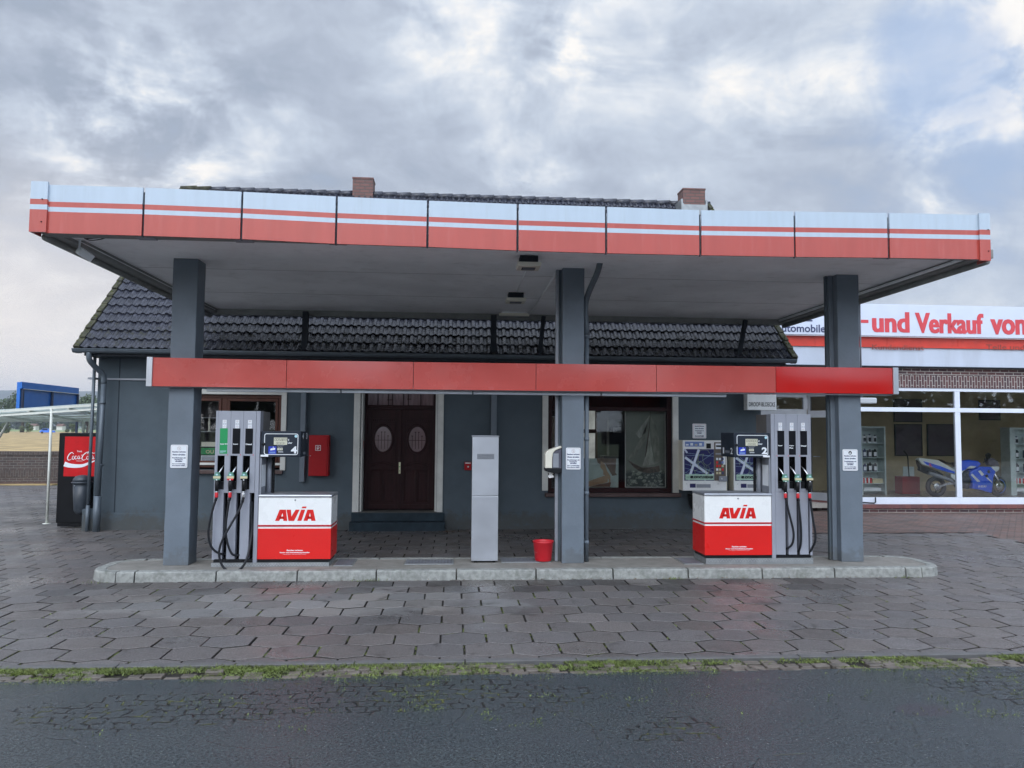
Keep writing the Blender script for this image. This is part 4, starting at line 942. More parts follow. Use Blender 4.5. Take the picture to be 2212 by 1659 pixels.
for xa, xb in ((HX0-.015, -1.99), (-.20, HX1+.01)): mb.box(xa, xb, HY-.022, HY-.001, -.02, .33, m_wall)
mb.box(HX0-.02, HX0-.001, HY, 25, -.02, .33, m_wall); mb.obj('plinth', hs, bevel=.008)
MB().box(HX0-.13, HX0+.10, HY-.16, HY-.023, -.02, .42, m_wall).obj('corner_buttress', hs, bevel=.015)
mb = MB(); mb.box(-6.60, -6.585, HY-.006, HY-.001, .34, 3.4, m_strut); mb.obj('wall_seam', hs)
MB().box(-6.82, -4.5, HY-.03, HY-.001, 2.93, 2.965, m_alud).obj('cable_trunking', hs)
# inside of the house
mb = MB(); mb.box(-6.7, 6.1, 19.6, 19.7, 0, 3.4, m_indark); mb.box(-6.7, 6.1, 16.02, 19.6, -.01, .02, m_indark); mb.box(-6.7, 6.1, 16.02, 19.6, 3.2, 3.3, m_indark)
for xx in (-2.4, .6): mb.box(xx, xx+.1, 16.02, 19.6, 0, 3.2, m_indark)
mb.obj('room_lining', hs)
# roof
e0 = Vector((0, 15.17, 3.50)); r1 = Vector((0, 20.42, 8.23)); sd_ = (r1-e0).normalized(); rn = Vector((0, -sd_.z, sd_.y)); Ls = (r1-e0).length
mb = MB(); prof = []
TP = .1555; nper = int(14.0/TP); x = -7.13
prof = []
for k in range(nper+1):
    for a, h in ((0, .004), (.018, .022), (.048, .040), (.078, .022), (.096, .004), (.112, .0), (.134, .008), (.150, .0)):
        if x+k*TP+a < 6.88: prof.append((x+k*TP+a, h))
nc = 24; cl = Ls/nc; rr_ = random.Random(11)
for c_ in range(nc):
    vs = []; n = len(prof)
    jit = [rr_.uniform(-.005, .005) for _ in range(nper+2)]
    for i, (xx, h) in enumerate(prof):
        j_ = jit[min(nper, int((xx-x)/TP))]
        for s_, up_ in ((c_*cl-.02, .018-.002), (c_*cl-.022, .034+j_), (c_*cl+cl+.01, .004+j_)):
            hh_ = h*(1 if up_ != .016 else .75)+up_; vs.append(Vector((xx, 0, 0))+e0+sd_*s_+rn*hh_)
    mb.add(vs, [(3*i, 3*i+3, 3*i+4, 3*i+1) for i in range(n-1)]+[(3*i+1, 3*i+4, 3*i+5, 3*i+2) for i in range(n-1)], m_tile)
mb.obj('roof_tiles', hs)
mb = MB(); mb.prism([(-7.12, e0.y, e0.z-.03), (-7.12, r1.y, r1.z-.03), (-7.12, 25.6, 3.5)], (14.0, 0, 0), m_strut); mb.obj('roof_boarding', hs)
for xx, nm in ((-7.17, 1), (6.90, -1)):      # mossy verge tiles
    mb = MB()
    for c_ in range(nc):
        a = e0+sd_*(c_*cl-.03); b_ = e0+sd_*(c_*cl+cl+.02); jj = rr_.uniform(-.012, .012)
        q = [Vector((xx-.045+jj*.5, 0, 0))+a-rn*.10, Vector((xx+.065, 0, 0))+a-rn*.10, Vector((xx+.065, 0, 0))+a+rn*(.085+jj), Vector((xx-.045+jj*.5, 0, 0))+a+rn*(.085+jj)]
        q2 = [p+(b_-a)-rn*.028 for p in q]; mb.add(q+q2, [(0, 1, 2, 3), (7, 6, 5, 4), (0, 4, 5, 1), (1, 5, 6, 2), (2, 6, 7, 3), (3, 7, 4, 0)], m_mosst)
        for _ in range(7):
            p = q[3]+(q2[3]-q[3])*rr_.random()+Vector((rr_.uniform(0, .1), 0, 0)); s_ = rr_.uniform(.008, .022); mb.lathe(p, [(s_, -.01), (s_*.9, s_*.5), (0, s_)], m_moss, 5)
    mb.obj('verge', hs)
mb = MB(); x = -7.2
while x < 6.9:                               # ridge caps
    mb.tube([(x, r1.y, r1.z+.010), (x+.40, r1.y, r1.z+.035)], .085, m_mosst if x < -6.5 else m_tile, 12); x += .372
mb.obj('ridge_tiles', hs)
mb = MB(); x0, x1 = -7.22, 6.93; n = 10; vs = []
for k in range(n+1):
    a = math.pi*k/n; c_, s_ = -math.cos(a)*.068, -math.sin(a)*.068
    for xx in (x0, x1): vs.append((xx, 15.13+c_, 3.475+s_))
mb.add(vs, [(2*k, 2*k+2, 2*k+3, 2*k+1) for k in range(n)], m_gutter, True)
mb.tube([(x0, 15.062, 3.478), (x1, 15.062, 3.478)], .010, m_gutter, 8)
for xx in (x0, x1): mb.add([(xx, 15.13, 3.475)]+[(xx, 15.13-math.cos(math.pi*k/n)*.068, 3.475-math.sin(math.pi*k/n)*.068) for k in range(n+1)], [(0, k, k+1) for k in range(1, n+1)], m_gutter)
mb.obj('eaves_gutter', hs)
MB().box(-7.05, 6.75, 15.20, 15.72, 3.36, 3.46, m_guttd).obj('eaves_soffit', hs)
for (x0, x1, y0, z1, z0, lab) in ((-2.745, -2.21, 20.25, 8.66, 8.05, ''), (6.0, 6.60, 19.7, 8.47, 7.3, 'flash')):
    mb = MB(); mb.box(x0, x1, y0, y0+.50, z0, z1-.045, m_chim); mb.box(x0-.012, x1+.012, y0-.012, y0+.512, z1-.0445, z1, m_chim); ch = mb.obj('chimney', hs, bevel=.006)
    if lab: mb = MB(); mb.prism([(x0-.05, y0-.03, 7.75), (x1+.05, y0-.03, 7.75), (x1+.05, y0-.03, 8.10), (x1-.02, y0-.03, 8.02), (x0+.02, y0-.03, 8.02), (x0-.05, y0-.03, 8.10)], (0, .02, 0), m_galv); mb.box(x0-.06, x0-.01, y0-.01, y0+.5, 7.75, 8.17, m_galv); mb.box(x1+.01, x1+.05, y0-.01, y0+.5, 7.75, 8.15, m_galv); mb.obj('lead_flashing', ch)
# rainwater pipes on the corner
t = thing('house_downpipe', 'grey swan-necked rainwater pipe at the left corner of the house', 'downpipe', (-6.9, 15.4, 0))
MB().tube(bez([(-6.93, 15.14, 3.42), (-6.93, 15.16, 3.28), (-6.88, 15.28, 3.16), (-6.79, 15.42, 3.02), (-6.78, 15.46, 2.85)], 6), .052, m_gutter, 14).obj('swan_neck', t)
MB().tube([(-6.78, 15.46, 2.88), (-6.80, 15.43, .62)], .050, m_gutter, 14).obj('pipe', t)
MB().tube([(-6.80, 15.43, .68), (-6.80, 15.43, .0)], .068, m_gutter, 14).obj('stand_pipe', t)
for zz_ in (2.45, 1.25): MB().lathe((-6.785, 15.455, zz_), [(.058, 0), (.058, .04)], m_gutter, 14).obj('pipe_bracket', t)
t = thing('thin_downpipe', 'thinner grey pipe behind the swan-necked rainwater pipe on the house corner', 'downpipe', (-7.02, 15.5, 0))
MB().tube([(-6.985, 15.50, 3.38), (-6.995, 15.48, .45)], .030, m_gutter, 12).obj('pipe', t); MB().tube([(-6.995, 15.48, .50), (-6.995, 15.48, 0)], .036, m_gutter, 12).obj('stand_pipe', t)
MB().box(-7.10, -6.97, 15.49, 15.70, 2.93, 2.965, m_alud).obj('pipe_bracket', t)
for a, b_, lab in ((650, 661, 'square grey wall pipe left of the red hydrant cabinet'), (1061, 1073, 'square grey wall pipe right of the brown door')):
    p = PY(a, 900, 15.64)[0]; q = PY(b_, 900, 15.64)[0]; t = thing('wall_post', lab, 'wall pipe', (p, 15.62, .3), 'square pipes on the house wall')
    MB().box(p, q, 15.60, 15.695, .34 if a > 1000 else .95, 3.36, m_col).obj('post', t, bevel=.005); MB().box(p-.012, q+.012, 15.66, 15.699, 2.0, 2.04, m_wall).obj('bracket', t)

# door
dr = thing('entrance_door', 'dark brown carved double door with oval panes and white stone surround', 'door', (-1.09, 15.95, .33))
T = .13
mb = MB(); mb.box(-2.005, -1.875, HY-.03, HY+.03, .345, 2.98, m_trim); mb.obj('stone_jamb', dr, bevel=.008)
mb = MB(); mb.box(-.325, -.205, HY-.03, HY+.03, .345, 2.98, m_trim); mb.obj('stone_jamb', dr, bevel=.008)
mb = MB(); mb.box(-1.874, -1.83, HY+.0, HY+.34, .345, 2.94, m_trim); mb.box(-.37, -.326, HY+.031, HY+.34, .345, 2.94, m_trim); mb.obj('reveal', dr)
mb = MB(); mb.box(-1.829, -1.825, HY+.20, HY+.22, 1.60, 1.76, m_fire); mb.obj('letter_strip', dr)
DY = HY+.28; dx0, dx1 = -1.815, -.375; dm = (dx0+dx1)/2
mb = MB(); mb.box(dx0, dx1, DY+.02, DY+.08, 2.94, 3.0, m_door); mb.box(dx0, dx0+.05, DY, DY+.08, .36, 2.94, m_door); mb.box(dx1-.05, dx1, DY, DY+.08, .36, 2.94, m_door)
mb.box(dx0+.051, dx1-.051, DY-.03, DY+.08, 2.42, 2.50, m_door); mb.box(dx0+.051, dx1-.051, DY-.045, DY-.031, 2.465, 2.49, m_door); mb.obj('door_frame', dr, bevel=.006)
mb = MB()
for q in (.19, .40, .48, .70, .80, 1.05): mb.box(dx0+.05+q*1.02, dx0+.067+q*1.02, DY+.01, DY+.03, 2.501, 2.939, m_door)
mb.box(dx0+.44, dx0+.56, DY+.012, DY+.028, 2.60, 2.615, m_door); mb.box(dx0+.85, dx0+.93, DY+.012, DY+.028, 2.62, 2.635, m_door); mb.obj('transom_bars', dr)
m_pinkg = mat('curtained_glass', (.16, .11, .12), .15, var=.3, scale=6, stretch=(3, 1, .4)); MB().box(dx0+.05, dx1-.05, DY+.035, DY+.04, 2.50, 2.94, m_pinkg).obj('transom_glass', dr)
def oval(cx, cz, a, b_, y, n=28): return [(cx+a*math.cos(2*math.pi*k/n), y, cz+b_*math.sin(2*math.pi*k/n)) for k in range(n)]
for sgn in (-1, 1):
    xa, xb = (dx0+.051, dm-.004) if sgn < 0 else (dm+.004, dx1-.051)
    lf = MB().box(xa, xb, DY+.012, DY+.06, .37, 2.418, m_door); leaf = lf.obj('door_leaf', dr, bevel=.004)
    cx_ = (xa+xb)/2+sgn*.01; mb = MB()
    ring(mb, oval(cx_, 1.80, .205, .30, DY-.010), oval(cx_, 1.80, .178, .265, DY-.010), m_door); ring(mb, oval(cx_, 1.80, .215, .31, DY+.011), oval(cx_, 1.80, .205, .30, DY-.010), m_door); ring(mb, oval(cx_, 1.80, .178, .265, DY-.010), oval(cx_, 1.80, .170, .257, DY+.009), m_door)
    # raised mouldings, tooth frieze, wave rail and lower panels
    for (u0, u1, z0, z1) in ((-.255, -.235, 1.38, 2.12), (.235, .255, 1.38, 2.12), (-.255, .255, 2.22, 2.235), (-.255, .255, 2.13, 2.145)): mb.box(cx_+u0, cx_+u1, DY-.008, DY+.011, z0, z1, m_door)
    for k in range(12): mb.box(cx_-.225+k*.039, cx_-.205+k*.039, DY-.006, DY+.011, 2.16, 2.205, m_door)
    for dz_ in (0, -.045): mb.tube([(cx_-.26+.52*k/16, DY+.004, 1.31+dz_+.028*math.cos((k/16-.5)*2*math.pi)) for k in range(17)], .011, m_door, 6)
    for (u0, u1) in ((-.255, -.02), (.02, .255)):
        ring(mb, [(cx_+u0, DY-.004, .52), (cx_+u1, DY-.004, .52), (cx_+u1, DY-.004, 1.18), (cx_+u0, DY-.004, 1.18)], [(cx_+u0+.03, DY+.0115, .55), (cx_+u1-.03, DY+.0115, .55), (cx_+u1-.03, DY+.0115, 1.15), (cx_+u0+.03, DY+.0115, 1.15)], m_door)
        mb.box(cx_+u0+.05, cx_+u1-.05, DY+.000, DY+.0118, .58, 1.10, m_door)
    mb.box(cx_-.26, cx_+.26, DY-.006, DY+.011, .39, .47, m_door); mb.obj('carving', leaf, bevel=.002)
    m_pane = mat('door_pane', (.20, .135, .145), .12, var=.15, scale=3); mb = MB(); mb.poly(oval(cx_, 1.80, .172, .259, DY+.0095), m_pane); pn = mb.obj('oval_pane', leaf)
    mb = MB()
    for k, hgt_ in enumerate((.06, .14, .14, .06)):
        xx = cx_-.10+k*.066; mb.box(xx-.005, xx+.005, DY+.002, DY+.007, 1.60, 1.80+hgt_, m_door); mb.box(xx-.018, xx+.018, DY+.002, DY+.007, 1.80+hgt_, 1.815+hgt_, m_door)
    mb.box(cx_-.165, cx_+.165, DY+.002, DY+.007, 1.775, 1.785, m_door); mb.obj('pane_grille', leaf)
mb = MB(); mb.box(dm-.028, dm+.028, DY-.022, DY+.011, .40, 2.40, m_door); mb.obj('meeting_bar', dr, bevel=.004)
mb = MB(); mb.box(dm-.018, dm+.022, DY-.032, DY-.023, 1.10, 1.33, m_brass); dp_ = mb.obj('handle_plate', dr, bevel=.003)
mb = MB(); mb.lathe((dm+.002, DY-.033, 1.24), [(.012, 0), (.012, -.012), (0, -.014)], m_green, 12, 'y'); mb.box(dm-.002, dm+.006, DY-.034, DY-.0325, 1.14, 1.175, m_inkk); mb.obj('lock_cylinder', dp_)
st_ = thing('door_steps', 'two dark blue painted steps below the brown door', 'steps', (-1.1, 15.45, 0))
MB().box(-2.01, -.17, 15.60, 15.98, .17, .340, m_step).obj('upper_step', st_, bevel=.012); MB().box(-2.03, -.15, 15.42, 15.98, -.01, .169, m_step).obj('lower_step', st_, bevel=.012)
MB().box(-1.87, -.33, 15.66, 16.0, .341, .352, m_stept).obj('tread', st_)

# left window
wn = thing('brown_window', 'brown wooden window with white surround behind the pump marked 4', 'window', (-4.4, 15.7, 1.2))
x0, x1, z0, z1 = -5.30, -3.44, 1.20, 2.67
mb = MB(); mb.box(-5.42, -3.335, HY-.03, HY+.02, 2.672, 2.77, m_trim); mb.box(-3.438, -3.335, HY-.03, HY+.02, 1.17, 2.671, m_trim); mb.box(-5.42, -5.302, HY-.03, HY+.02, 1.17, 2.671, m_trim); mb.obj('white_surround', wn, bevel=.006)
def frame(mb, x0, x1, y0, y1, z0, z1, w_, m):
    mb.box(x0, x1, y0, y1, z0, z0+w_, m); mb.box(x0, x1, y0, y1, z1-w_, z1, m); mb.box(x0, x0+w_, y0, y1, z0+w_, z1-w_, m); mb.box(x1-w_, x1, y0, y1, z0+w_, z1-w_, m)
mb = MB(); frame(mb, x0, x1, HY+.06, HY+.14, z0+.02, z1, .07, m_wood); mb.box(-4.62, -4.52, HY+.062, HY+.13, z0+.09, z1-.07, m_wood); mb.obj('frame', wn, bevel=.006)
mb = MB(); frame(mb, -4.515, x1-.075, HY+.045, HY+.10, z0+.095, z1-.075, .055, m_wood); mb.obj('casement', wn, bevel=.006)
mb = MB(); frame(mb, x0+.075, -4.625, HY+.045, HY+.10, z0+.095, z1-.075, .055, m_wood); mb.obj('casement', wn, bevel=.006)
MB().box(-4.46, x1-.13, HY+.07, HY+.076, z0+.15, z1-.13, m_glass).obj('glass', wn); MB().box(x0+.13, -4.68, HY+.07, HY+.076, z0+.15, z1-.13, m_glass).obj('glass', wn)
MB().box(x0-.08, x1+.06, HY-.09, HY+.059, 1.10, 1.175, m_sill).obj('sill', wn, bevel=.008); MB().box(x0+.01, x1-.01, HY+.02, HY+.04, 1.27, 1.315, m_trim).obj('white_bar', wn)
dsp = thing('window_display', 'narrow shelf of small goods behind the left brown window pane', 'display', (-5.0, 16.1, 1.3))
mb = MB()
for zz_ in (1.32, 1.62, 1.92, 2.2): mb.box(-5.22, -4.70, 15.93, 16.2, zz_, zz_+.012, m_alud)
mb.box(-5.2, -4.72, 16.2, 16.22, 1.3, 2.6, m_indark); mb.obj('shelf', dsp)
MB().box(-5.05, -4.72, 15.925, 15.93, 1.63, 1.72, m_cream).obj('price_card', dsp)
MB().lathe((-4.93, 16.0, 1.93), [(.04, 0), (.015, .02), (.02, .12), (.028, .18), (.012, .22), (.02, .25), (0, .28)], m_cream, 12).obj('figurine', dsp)
mb = MB(); mb.box(-5.05, -4.72, 15.922, 15.928, 1.47, 1.60, m_green); text(mb, 'OU', (-4.88, 15.92, 1.49), .1, m_orange, bold=.003, h=.07, w=.16); mb.obj('green_poster', dsp)
mb = MB(); mb.box(-5.05, -4.72, 15.922, 15.928, 1.335, 1.45, m_sticker); [mb.box(-5.03, -4.76, 15.92, 15.9215, 1.35+.022*k, 1.36+.022*k, m_ink) for k in range(4)]; mb.obj('text_card', dsp)

# shop window
wn = thing('shop_window', 'large dark framed shop window with white jambs showing two paintings', 'window', (3.2, 15.7, .7))
x0, x1, z0, z1 = 1.93, 4.52, .80, 2.90
mb = MB(); mb.box(1.81, 1.928, HY-.04, HY+.02, .78, 2.95, m_trim); mb.obj('white_jamb', wn, bevel=.006); mb = MB(); mb.box(4.522, 4.645, HY-.045, HY+.04, .74, 2.95, m_trim); mb.obj('white_jamb', wn, bevel=.006)
mb = MB(); frame(mb, x0, x1, HY+.05, HY+.13, z0-.06, z1, .085, m_door); mb.box(x0+.09, x1-.09, HY+.052, HY+.12, 2.42, 2.50, m_door); mb.obj('frame', wn, bevel=.005)
MB().box(x0+.08, x1-.08, HY+.09, HY+.096, z0+.02, 2.42, m_glass).obj('glass', wn); MB().box(x0+.08, x1-.08, HY+.09, HY+.096, 2.50, z1-.08, m_glass).obj('glass', wn)
MB().box(x0-.06, x1+.16, HY-.10, HY+.049, .66, .735, m_sill).obj('sill', wn, bevel=.006)
MB().box(x0+.02, x1-.02, HY+.14, HY+.34, 2.72, 2.9, m_indark).obj('shutter_box', wn)
t = thing('curtain', 'striped beige curtain at the left edge of the shop window', 'curtain', (2.05, 15.95, .9))
mb = MB(); m_curt = mat('curtain_cloth', (.30, .26, .22), .9, var=.15, scale=4); vs = []
for k in range(40): xx = 2.0+k*.0125; yy_ = 15.97+.018*math.sin(k*1.5); vs += [(xx, yy_, 1.25), (xx, yy_, 2.28)]
mb.add(vs, [(2*k, 2*k+2, 2*k+3, 2*k+1) for k in range(39)], m_curt, True); mb.obj('cloth', t)
MB().box(1.98, 2.5, 15.95, 16.0, 2.285, 2.30, m_trim).obj('curtain_rail', t)
# rear room window seen through the shop
t = thing('rear_window', 'bright rear window seen through the dark shop interior', 'window', (3.4, 19.5, 1.4))
p, q = PY(1269, 883, 19.4), PY(1291, 1004, 19.4); m_day = mat('daylit_pane', (.46, .48, .46), .5, emis=.55, var=.35, scale=1.5)
xm_ = p[0]-.5
mb = MB(); frame(mb, xm_, q[0], 19.42, 19.5, q[2], p[2], .05, m_wood); mb.box(xm_+.05, q[0]-.05, 19.425, 19.49, p[2]-.62, p[2]-.52, m_wood); mb.obj('frame', t); MB().box(xm_+.05, q[0]-.05, 19.50, 19.51, q[2]+.05, p[2]-.05, m_day).obj('pane', t)
# paintings standing in the window
t = thing('ship_painting', 'tall framed painting of a sailing ship in the shop window', 'painting', (3.9, 15.95, .84))
p = PY(1350, 880, 15.93); q = PY(1438, 1053, 15.93); X0, X1, Z0, Z1 = p[0], q[0], q[2], p[2]; W_, H_ = X1-X0, Z1-Z0; Yp = 15.93
m_cv, b, v = newmat('canvas_grey_sea')
s = N.new('ShaderNodeSeparateXYZ'); L.new(v, s.inputs[0]); c_ = mixc(noise(v, 5, 8, .7, .5), (.13, .155, .13), (.27, .29, .25)); sea = smooth(mth('ADD', s.outputs[2], mth('MULTIPLY', noise(v, 6, 4), .15)), .46, .34)
c_ = mixc(sea, c_, mixc(smooth(noise(v, 11, 6, .7, 1.2), .52, .62), (.05, .065, .06), (.34, .38, .33))); L.new(c_, b.inputs['Base Color']); b.inputs['Roughness'].default_value = .6
MB().box(X0+.012, X1-.012, Yp, Yp+.02, Z0+.012, Z1-.012, m_cv).obj('canvas', t)
mb = MB(); frame(mb, X0, X1, Yp-.012, Yp+.022, Z0, Z1, .014, m_trim); mb.obj('frame', t)
pt = lambda u, v_: (X0+W_*u, Yp-.0015, Z0+H_*(1-v_))
m_sail = mat('sail_paint', (.34, .36, .31), .6, var=.35, scale=9, dirt=.5, dcol=(.17, .19, .16), dscale=5, stretch=(1, 1, .4)); m_sail2 = mat('sail_paint_dull', (.24, .255, .215), .6, var=.35, scale=9, dirt=.5, dcol=(.15, .17, .14), dscale=6, stretch=(1, 1, .4)); m_hull = mat('hull_paint', (.085, .065, .05), .6, var=.5, scale=20); m_foam = mat('foam_paint', (.30, .33, .28), .6, var=.5, scale=16)
mb = MB(); mb.poly([pt(*a) for a in ((.62, .09), (.26, .33), (.36, .39), (.50, .32))], m_sail); mb.poly([pt(*a) for a in ((.60, .12), (.52, .40), (.28, .58), (.07, .65), (.20, .55), (.40, .38))], m_sail2)
mb.poly([pt(*a) for a in ((.60, .30), (.54, .55), (.42, .74), (.73, .71), (.64, .45))], m_sail); mb.poly([pt(*a) for a in ((.64, .11), (.66, .40), (.74, .71), (.86, .68), (.84, .38), (.76, .22))], m_sail2)
mb.obj('painted_sails', t)
mb = MB(); mb.poly([(a[0], a[1]-.001, a[2]) for a in [pt(*q_) for q_ in ((.05, .655), (.20, .70), (.42, .755), (.70, .745), (.84, .725), (.86, .80), (.60, .825), (.36, .80), (.22, .75))]], m_hull); ribbon(mb, [(a[0], a[1]-.0015, a[2]) for a in [pt(.63, .05), pt(.60, .25), pt(.54, .48), pt(.50, .62)]], [.008, .014, .03, .01], m_hull); mb.obj('painted_hull', t)
mb = MB(); rq = random.Random(2)
for _ in range(22):
    u, v_ = rq.uniform(.1, .9), rq.uniform(.79, .97); s_ = rq.uniform(.03, .09); mb.poly([(a[0], a[1]-.0007*_/22-.0002, a[2]) for a in [pt(u+s_*math.cos(k*1.05)*rq.uniform(.6, 1.1), v_+s_*.33*math.sin(k*1.05)*rq.uniform(.6, 1.1)) for k in range(6)]], m_foam)
mb.obj('painted_foam', t)
t = thing('beach_painting', 'low pale painting of a reclining figure in a hat, lower part of shop window', 'painting', (3.1, 15.92, .84))
p = PY(1232, 990, 15.92); q = PY(1336, 1053, 15.92); X0, X1, Z0, Z1 = p[0]-.25, q[0], q[2], p[2]; W_, H_ = X1-X0, Z1-Z0; Yp = 15.92
m_cv2 = mat('canvas_pale_blue', (.40, .50, .47), .6, var=.15, scale=3); MB().box(X0, X1, Yp, Yp+.02, Z0, Z1, m_cv2).obj('canvas', t)
X0 = PY(1270, 990, 15.92)[0]; W_ = X1-X0; pt = lambda u, v_, d=0: (X0+W_*u, Yp-.0015-d, Z0+H_*(1-v_))
m_skin = mat('painted_ochre', (.36, .25, .15), .6, var=.15, scale=6); m_hat = mat('painted_umber', (.15, .105, .075), .6, var=.2, scale=8)
mb = MB(); mb.poly([pt(*a) for a in ((.28, 0), (.32, .15), (.42, .22), (.55, .16), (.66, .35), (.80, .60), (.95, .57), (.90, .48), (.93, .0))], m_hat)
mb.poly([pt(*a, .001) for a in ((.42, .08), (.40, .30), (.50, .42), (.50, .56), (.62, .60), (.70, .78), (.66, .84), (.73, .84), (.74, .62), (.62, .42), (.55, .18))], m_skin)
mb.poly([pt(*a, .002) for a in ((.0, .80), (.30, .68), (.58, .58), (.66, .64), (.64, .82), (.30, .90), (.0, .98))], m_skin); mb.poly([pt(*a, .0025) for a in ((.04, .98), (.40, .88), (.76, .82), (.72, .98))], m_hat)
mb.obj('painted_figure', t)
t = thing('shop_counter', 'dark counter with a card reader inside the shop window', 'counter', (3.6, 17.6, 0))
p, q = PY(1305, 985, 17.5), PY(1352, 1060, 17.5); m_navy = mat('interior_navy', (.012, .018, .03), .5); MB().box(p[0], q[0]+.4, 17.5, 18.0, .02, PY(1305, 985, 17.5)[2], m_navy).obj('counter_body', t)
a = PY(1316, 906, 17.6); b_ = PY(1348, 985, 17.6); MB().box(a[0], b_[0]+.1, 17.6, 17.9, b_[2], a[2], m_navy).obj('till_tower', t); a = PY(1325, 923, 17.58); b_ = PY(1342, 935, 17.58); MB().box(a[0], b_[0], 17.57, 17.598, b_[2], a[2], m_alud).obj('paper_sheet', t)

# wall fittings
t = thing('hydrant_cabinet', 'red metal fire extinguisher cabinet on the wall left of the door', 'fire cabinet', (-2.65, 15.6, 1.07))
MB().box(-2.845, -2.462, 15.50, 15.699, 1.07, 1.875, m_fire).obj('cabinet_body', t, bevel=.006); d_ = MB().box(-2.842, -2.492, 15.484, 15.498, 1.078, 1.868, m_fire).obj('cabinet_door', t, bevel=.004)
mb = MB(); cx_, cz_ = -2.665, 1.625; frame(mb, cx_-.052, cx_+.052, 15.480, 15.483, cz_-.052, cz_+.052, .008, m_sticker); ribbon(mb, [(cx_-.02, 15.48, cz_-.03), (cx_-.02, 15.48, cz_+.02), (cx_+.005, 15.48, cz_+.033), (cx_+.022, 15.48, cz_+.015), (cx_+.018, 15.48, cz_-.005), (cx_-.004, 15.48, cz_-.028)], .009, m_sticker); ribbon(mb, [(cx_-.012, 15.479, cz_-.03), (cx_+.002, 15.479, cz_+.012)], .010, m_sticker); mb.obj('extinguisher_symbol', d_)
mb = MB(); mb.lathe((-2.815, 15.484, 1.47), [(.010, 0), (.010, -.008), (0, -.010)], m_silver, 10, 'y'); mb.obj('lock', d_)
t = thing('alarm_box', 'small red alarm call box on the wall beside the silver cabinet', 'alarm box', (.30, 15.65, 1.19))
MB().box(.225, .365, 15.64, 15.699, 1.19, 1.355, m_fire).obj('box_body', t, bevel=.006); mb = MB(); mb.box(.24, .35, 15.636, 15.6395, 1.325, 1.343, m_sticker); mb.lathe((.30, 15.64, 1.26), [(.018, 0), (.018, -.004), (0, -.005)], m_sticker, 12, 'y'); mb.obj('push_button', t)
notice(4.95, 5.24, 1.865, 2.17, 15.688, 'smoking ban notice on the wall above the vending machine', 0, [(.2, 'Rauchen verboten', .022), (.36, 'Motor abstellen', .022), (.5, 'Fremdheizungen mit', .018), (.59, 'Brennkammer', .018), (.68, 'abstellen', .018), (.84, 'Nur in vorschriftsmäßige', .014), (.91, 'Reservekanister abfüllen', .014)], border=m_dred)
t = thing('name_sign', 'white sign box reading DROOP-BLOECKS high on the house wall', 'sign', (6.3, 15.4, 2.45))
p = PY(1614, 825, 15.3); q = PY(1677.5, 886, 15.3); SX0, SX1, SZ0 = p[0], q[0], q[2]; SZ1 = SZ0+.66
MB().box(SX0, SX1, 15.3, 15.50, SZ0, SZ1, m_white).obj('sign_box', t, bevel=.006); mb = MB(); k = PY(1619, 873, 15.3)[2]; text(mb, 'DROOP-BLOECKS', ((SX0+SX1)/2, 15.297, k-.045), .1, m_inkk, bold=.001, w=(SX1-SX0)*.90, h=.088); mb.obj('name_lettering', t)
mb = MB(); avia(mb, SX0+.03, SX1-.03, SZ0+.315, .20, 15.297, m_red); mb.obj('brand_lettering', t)
mb = MB(); mb.box(SX1, 6.9, 15.4, 15.44, SZ0+.3, SZ0+.36, m_alud); mb.obj('wall_arm', t)

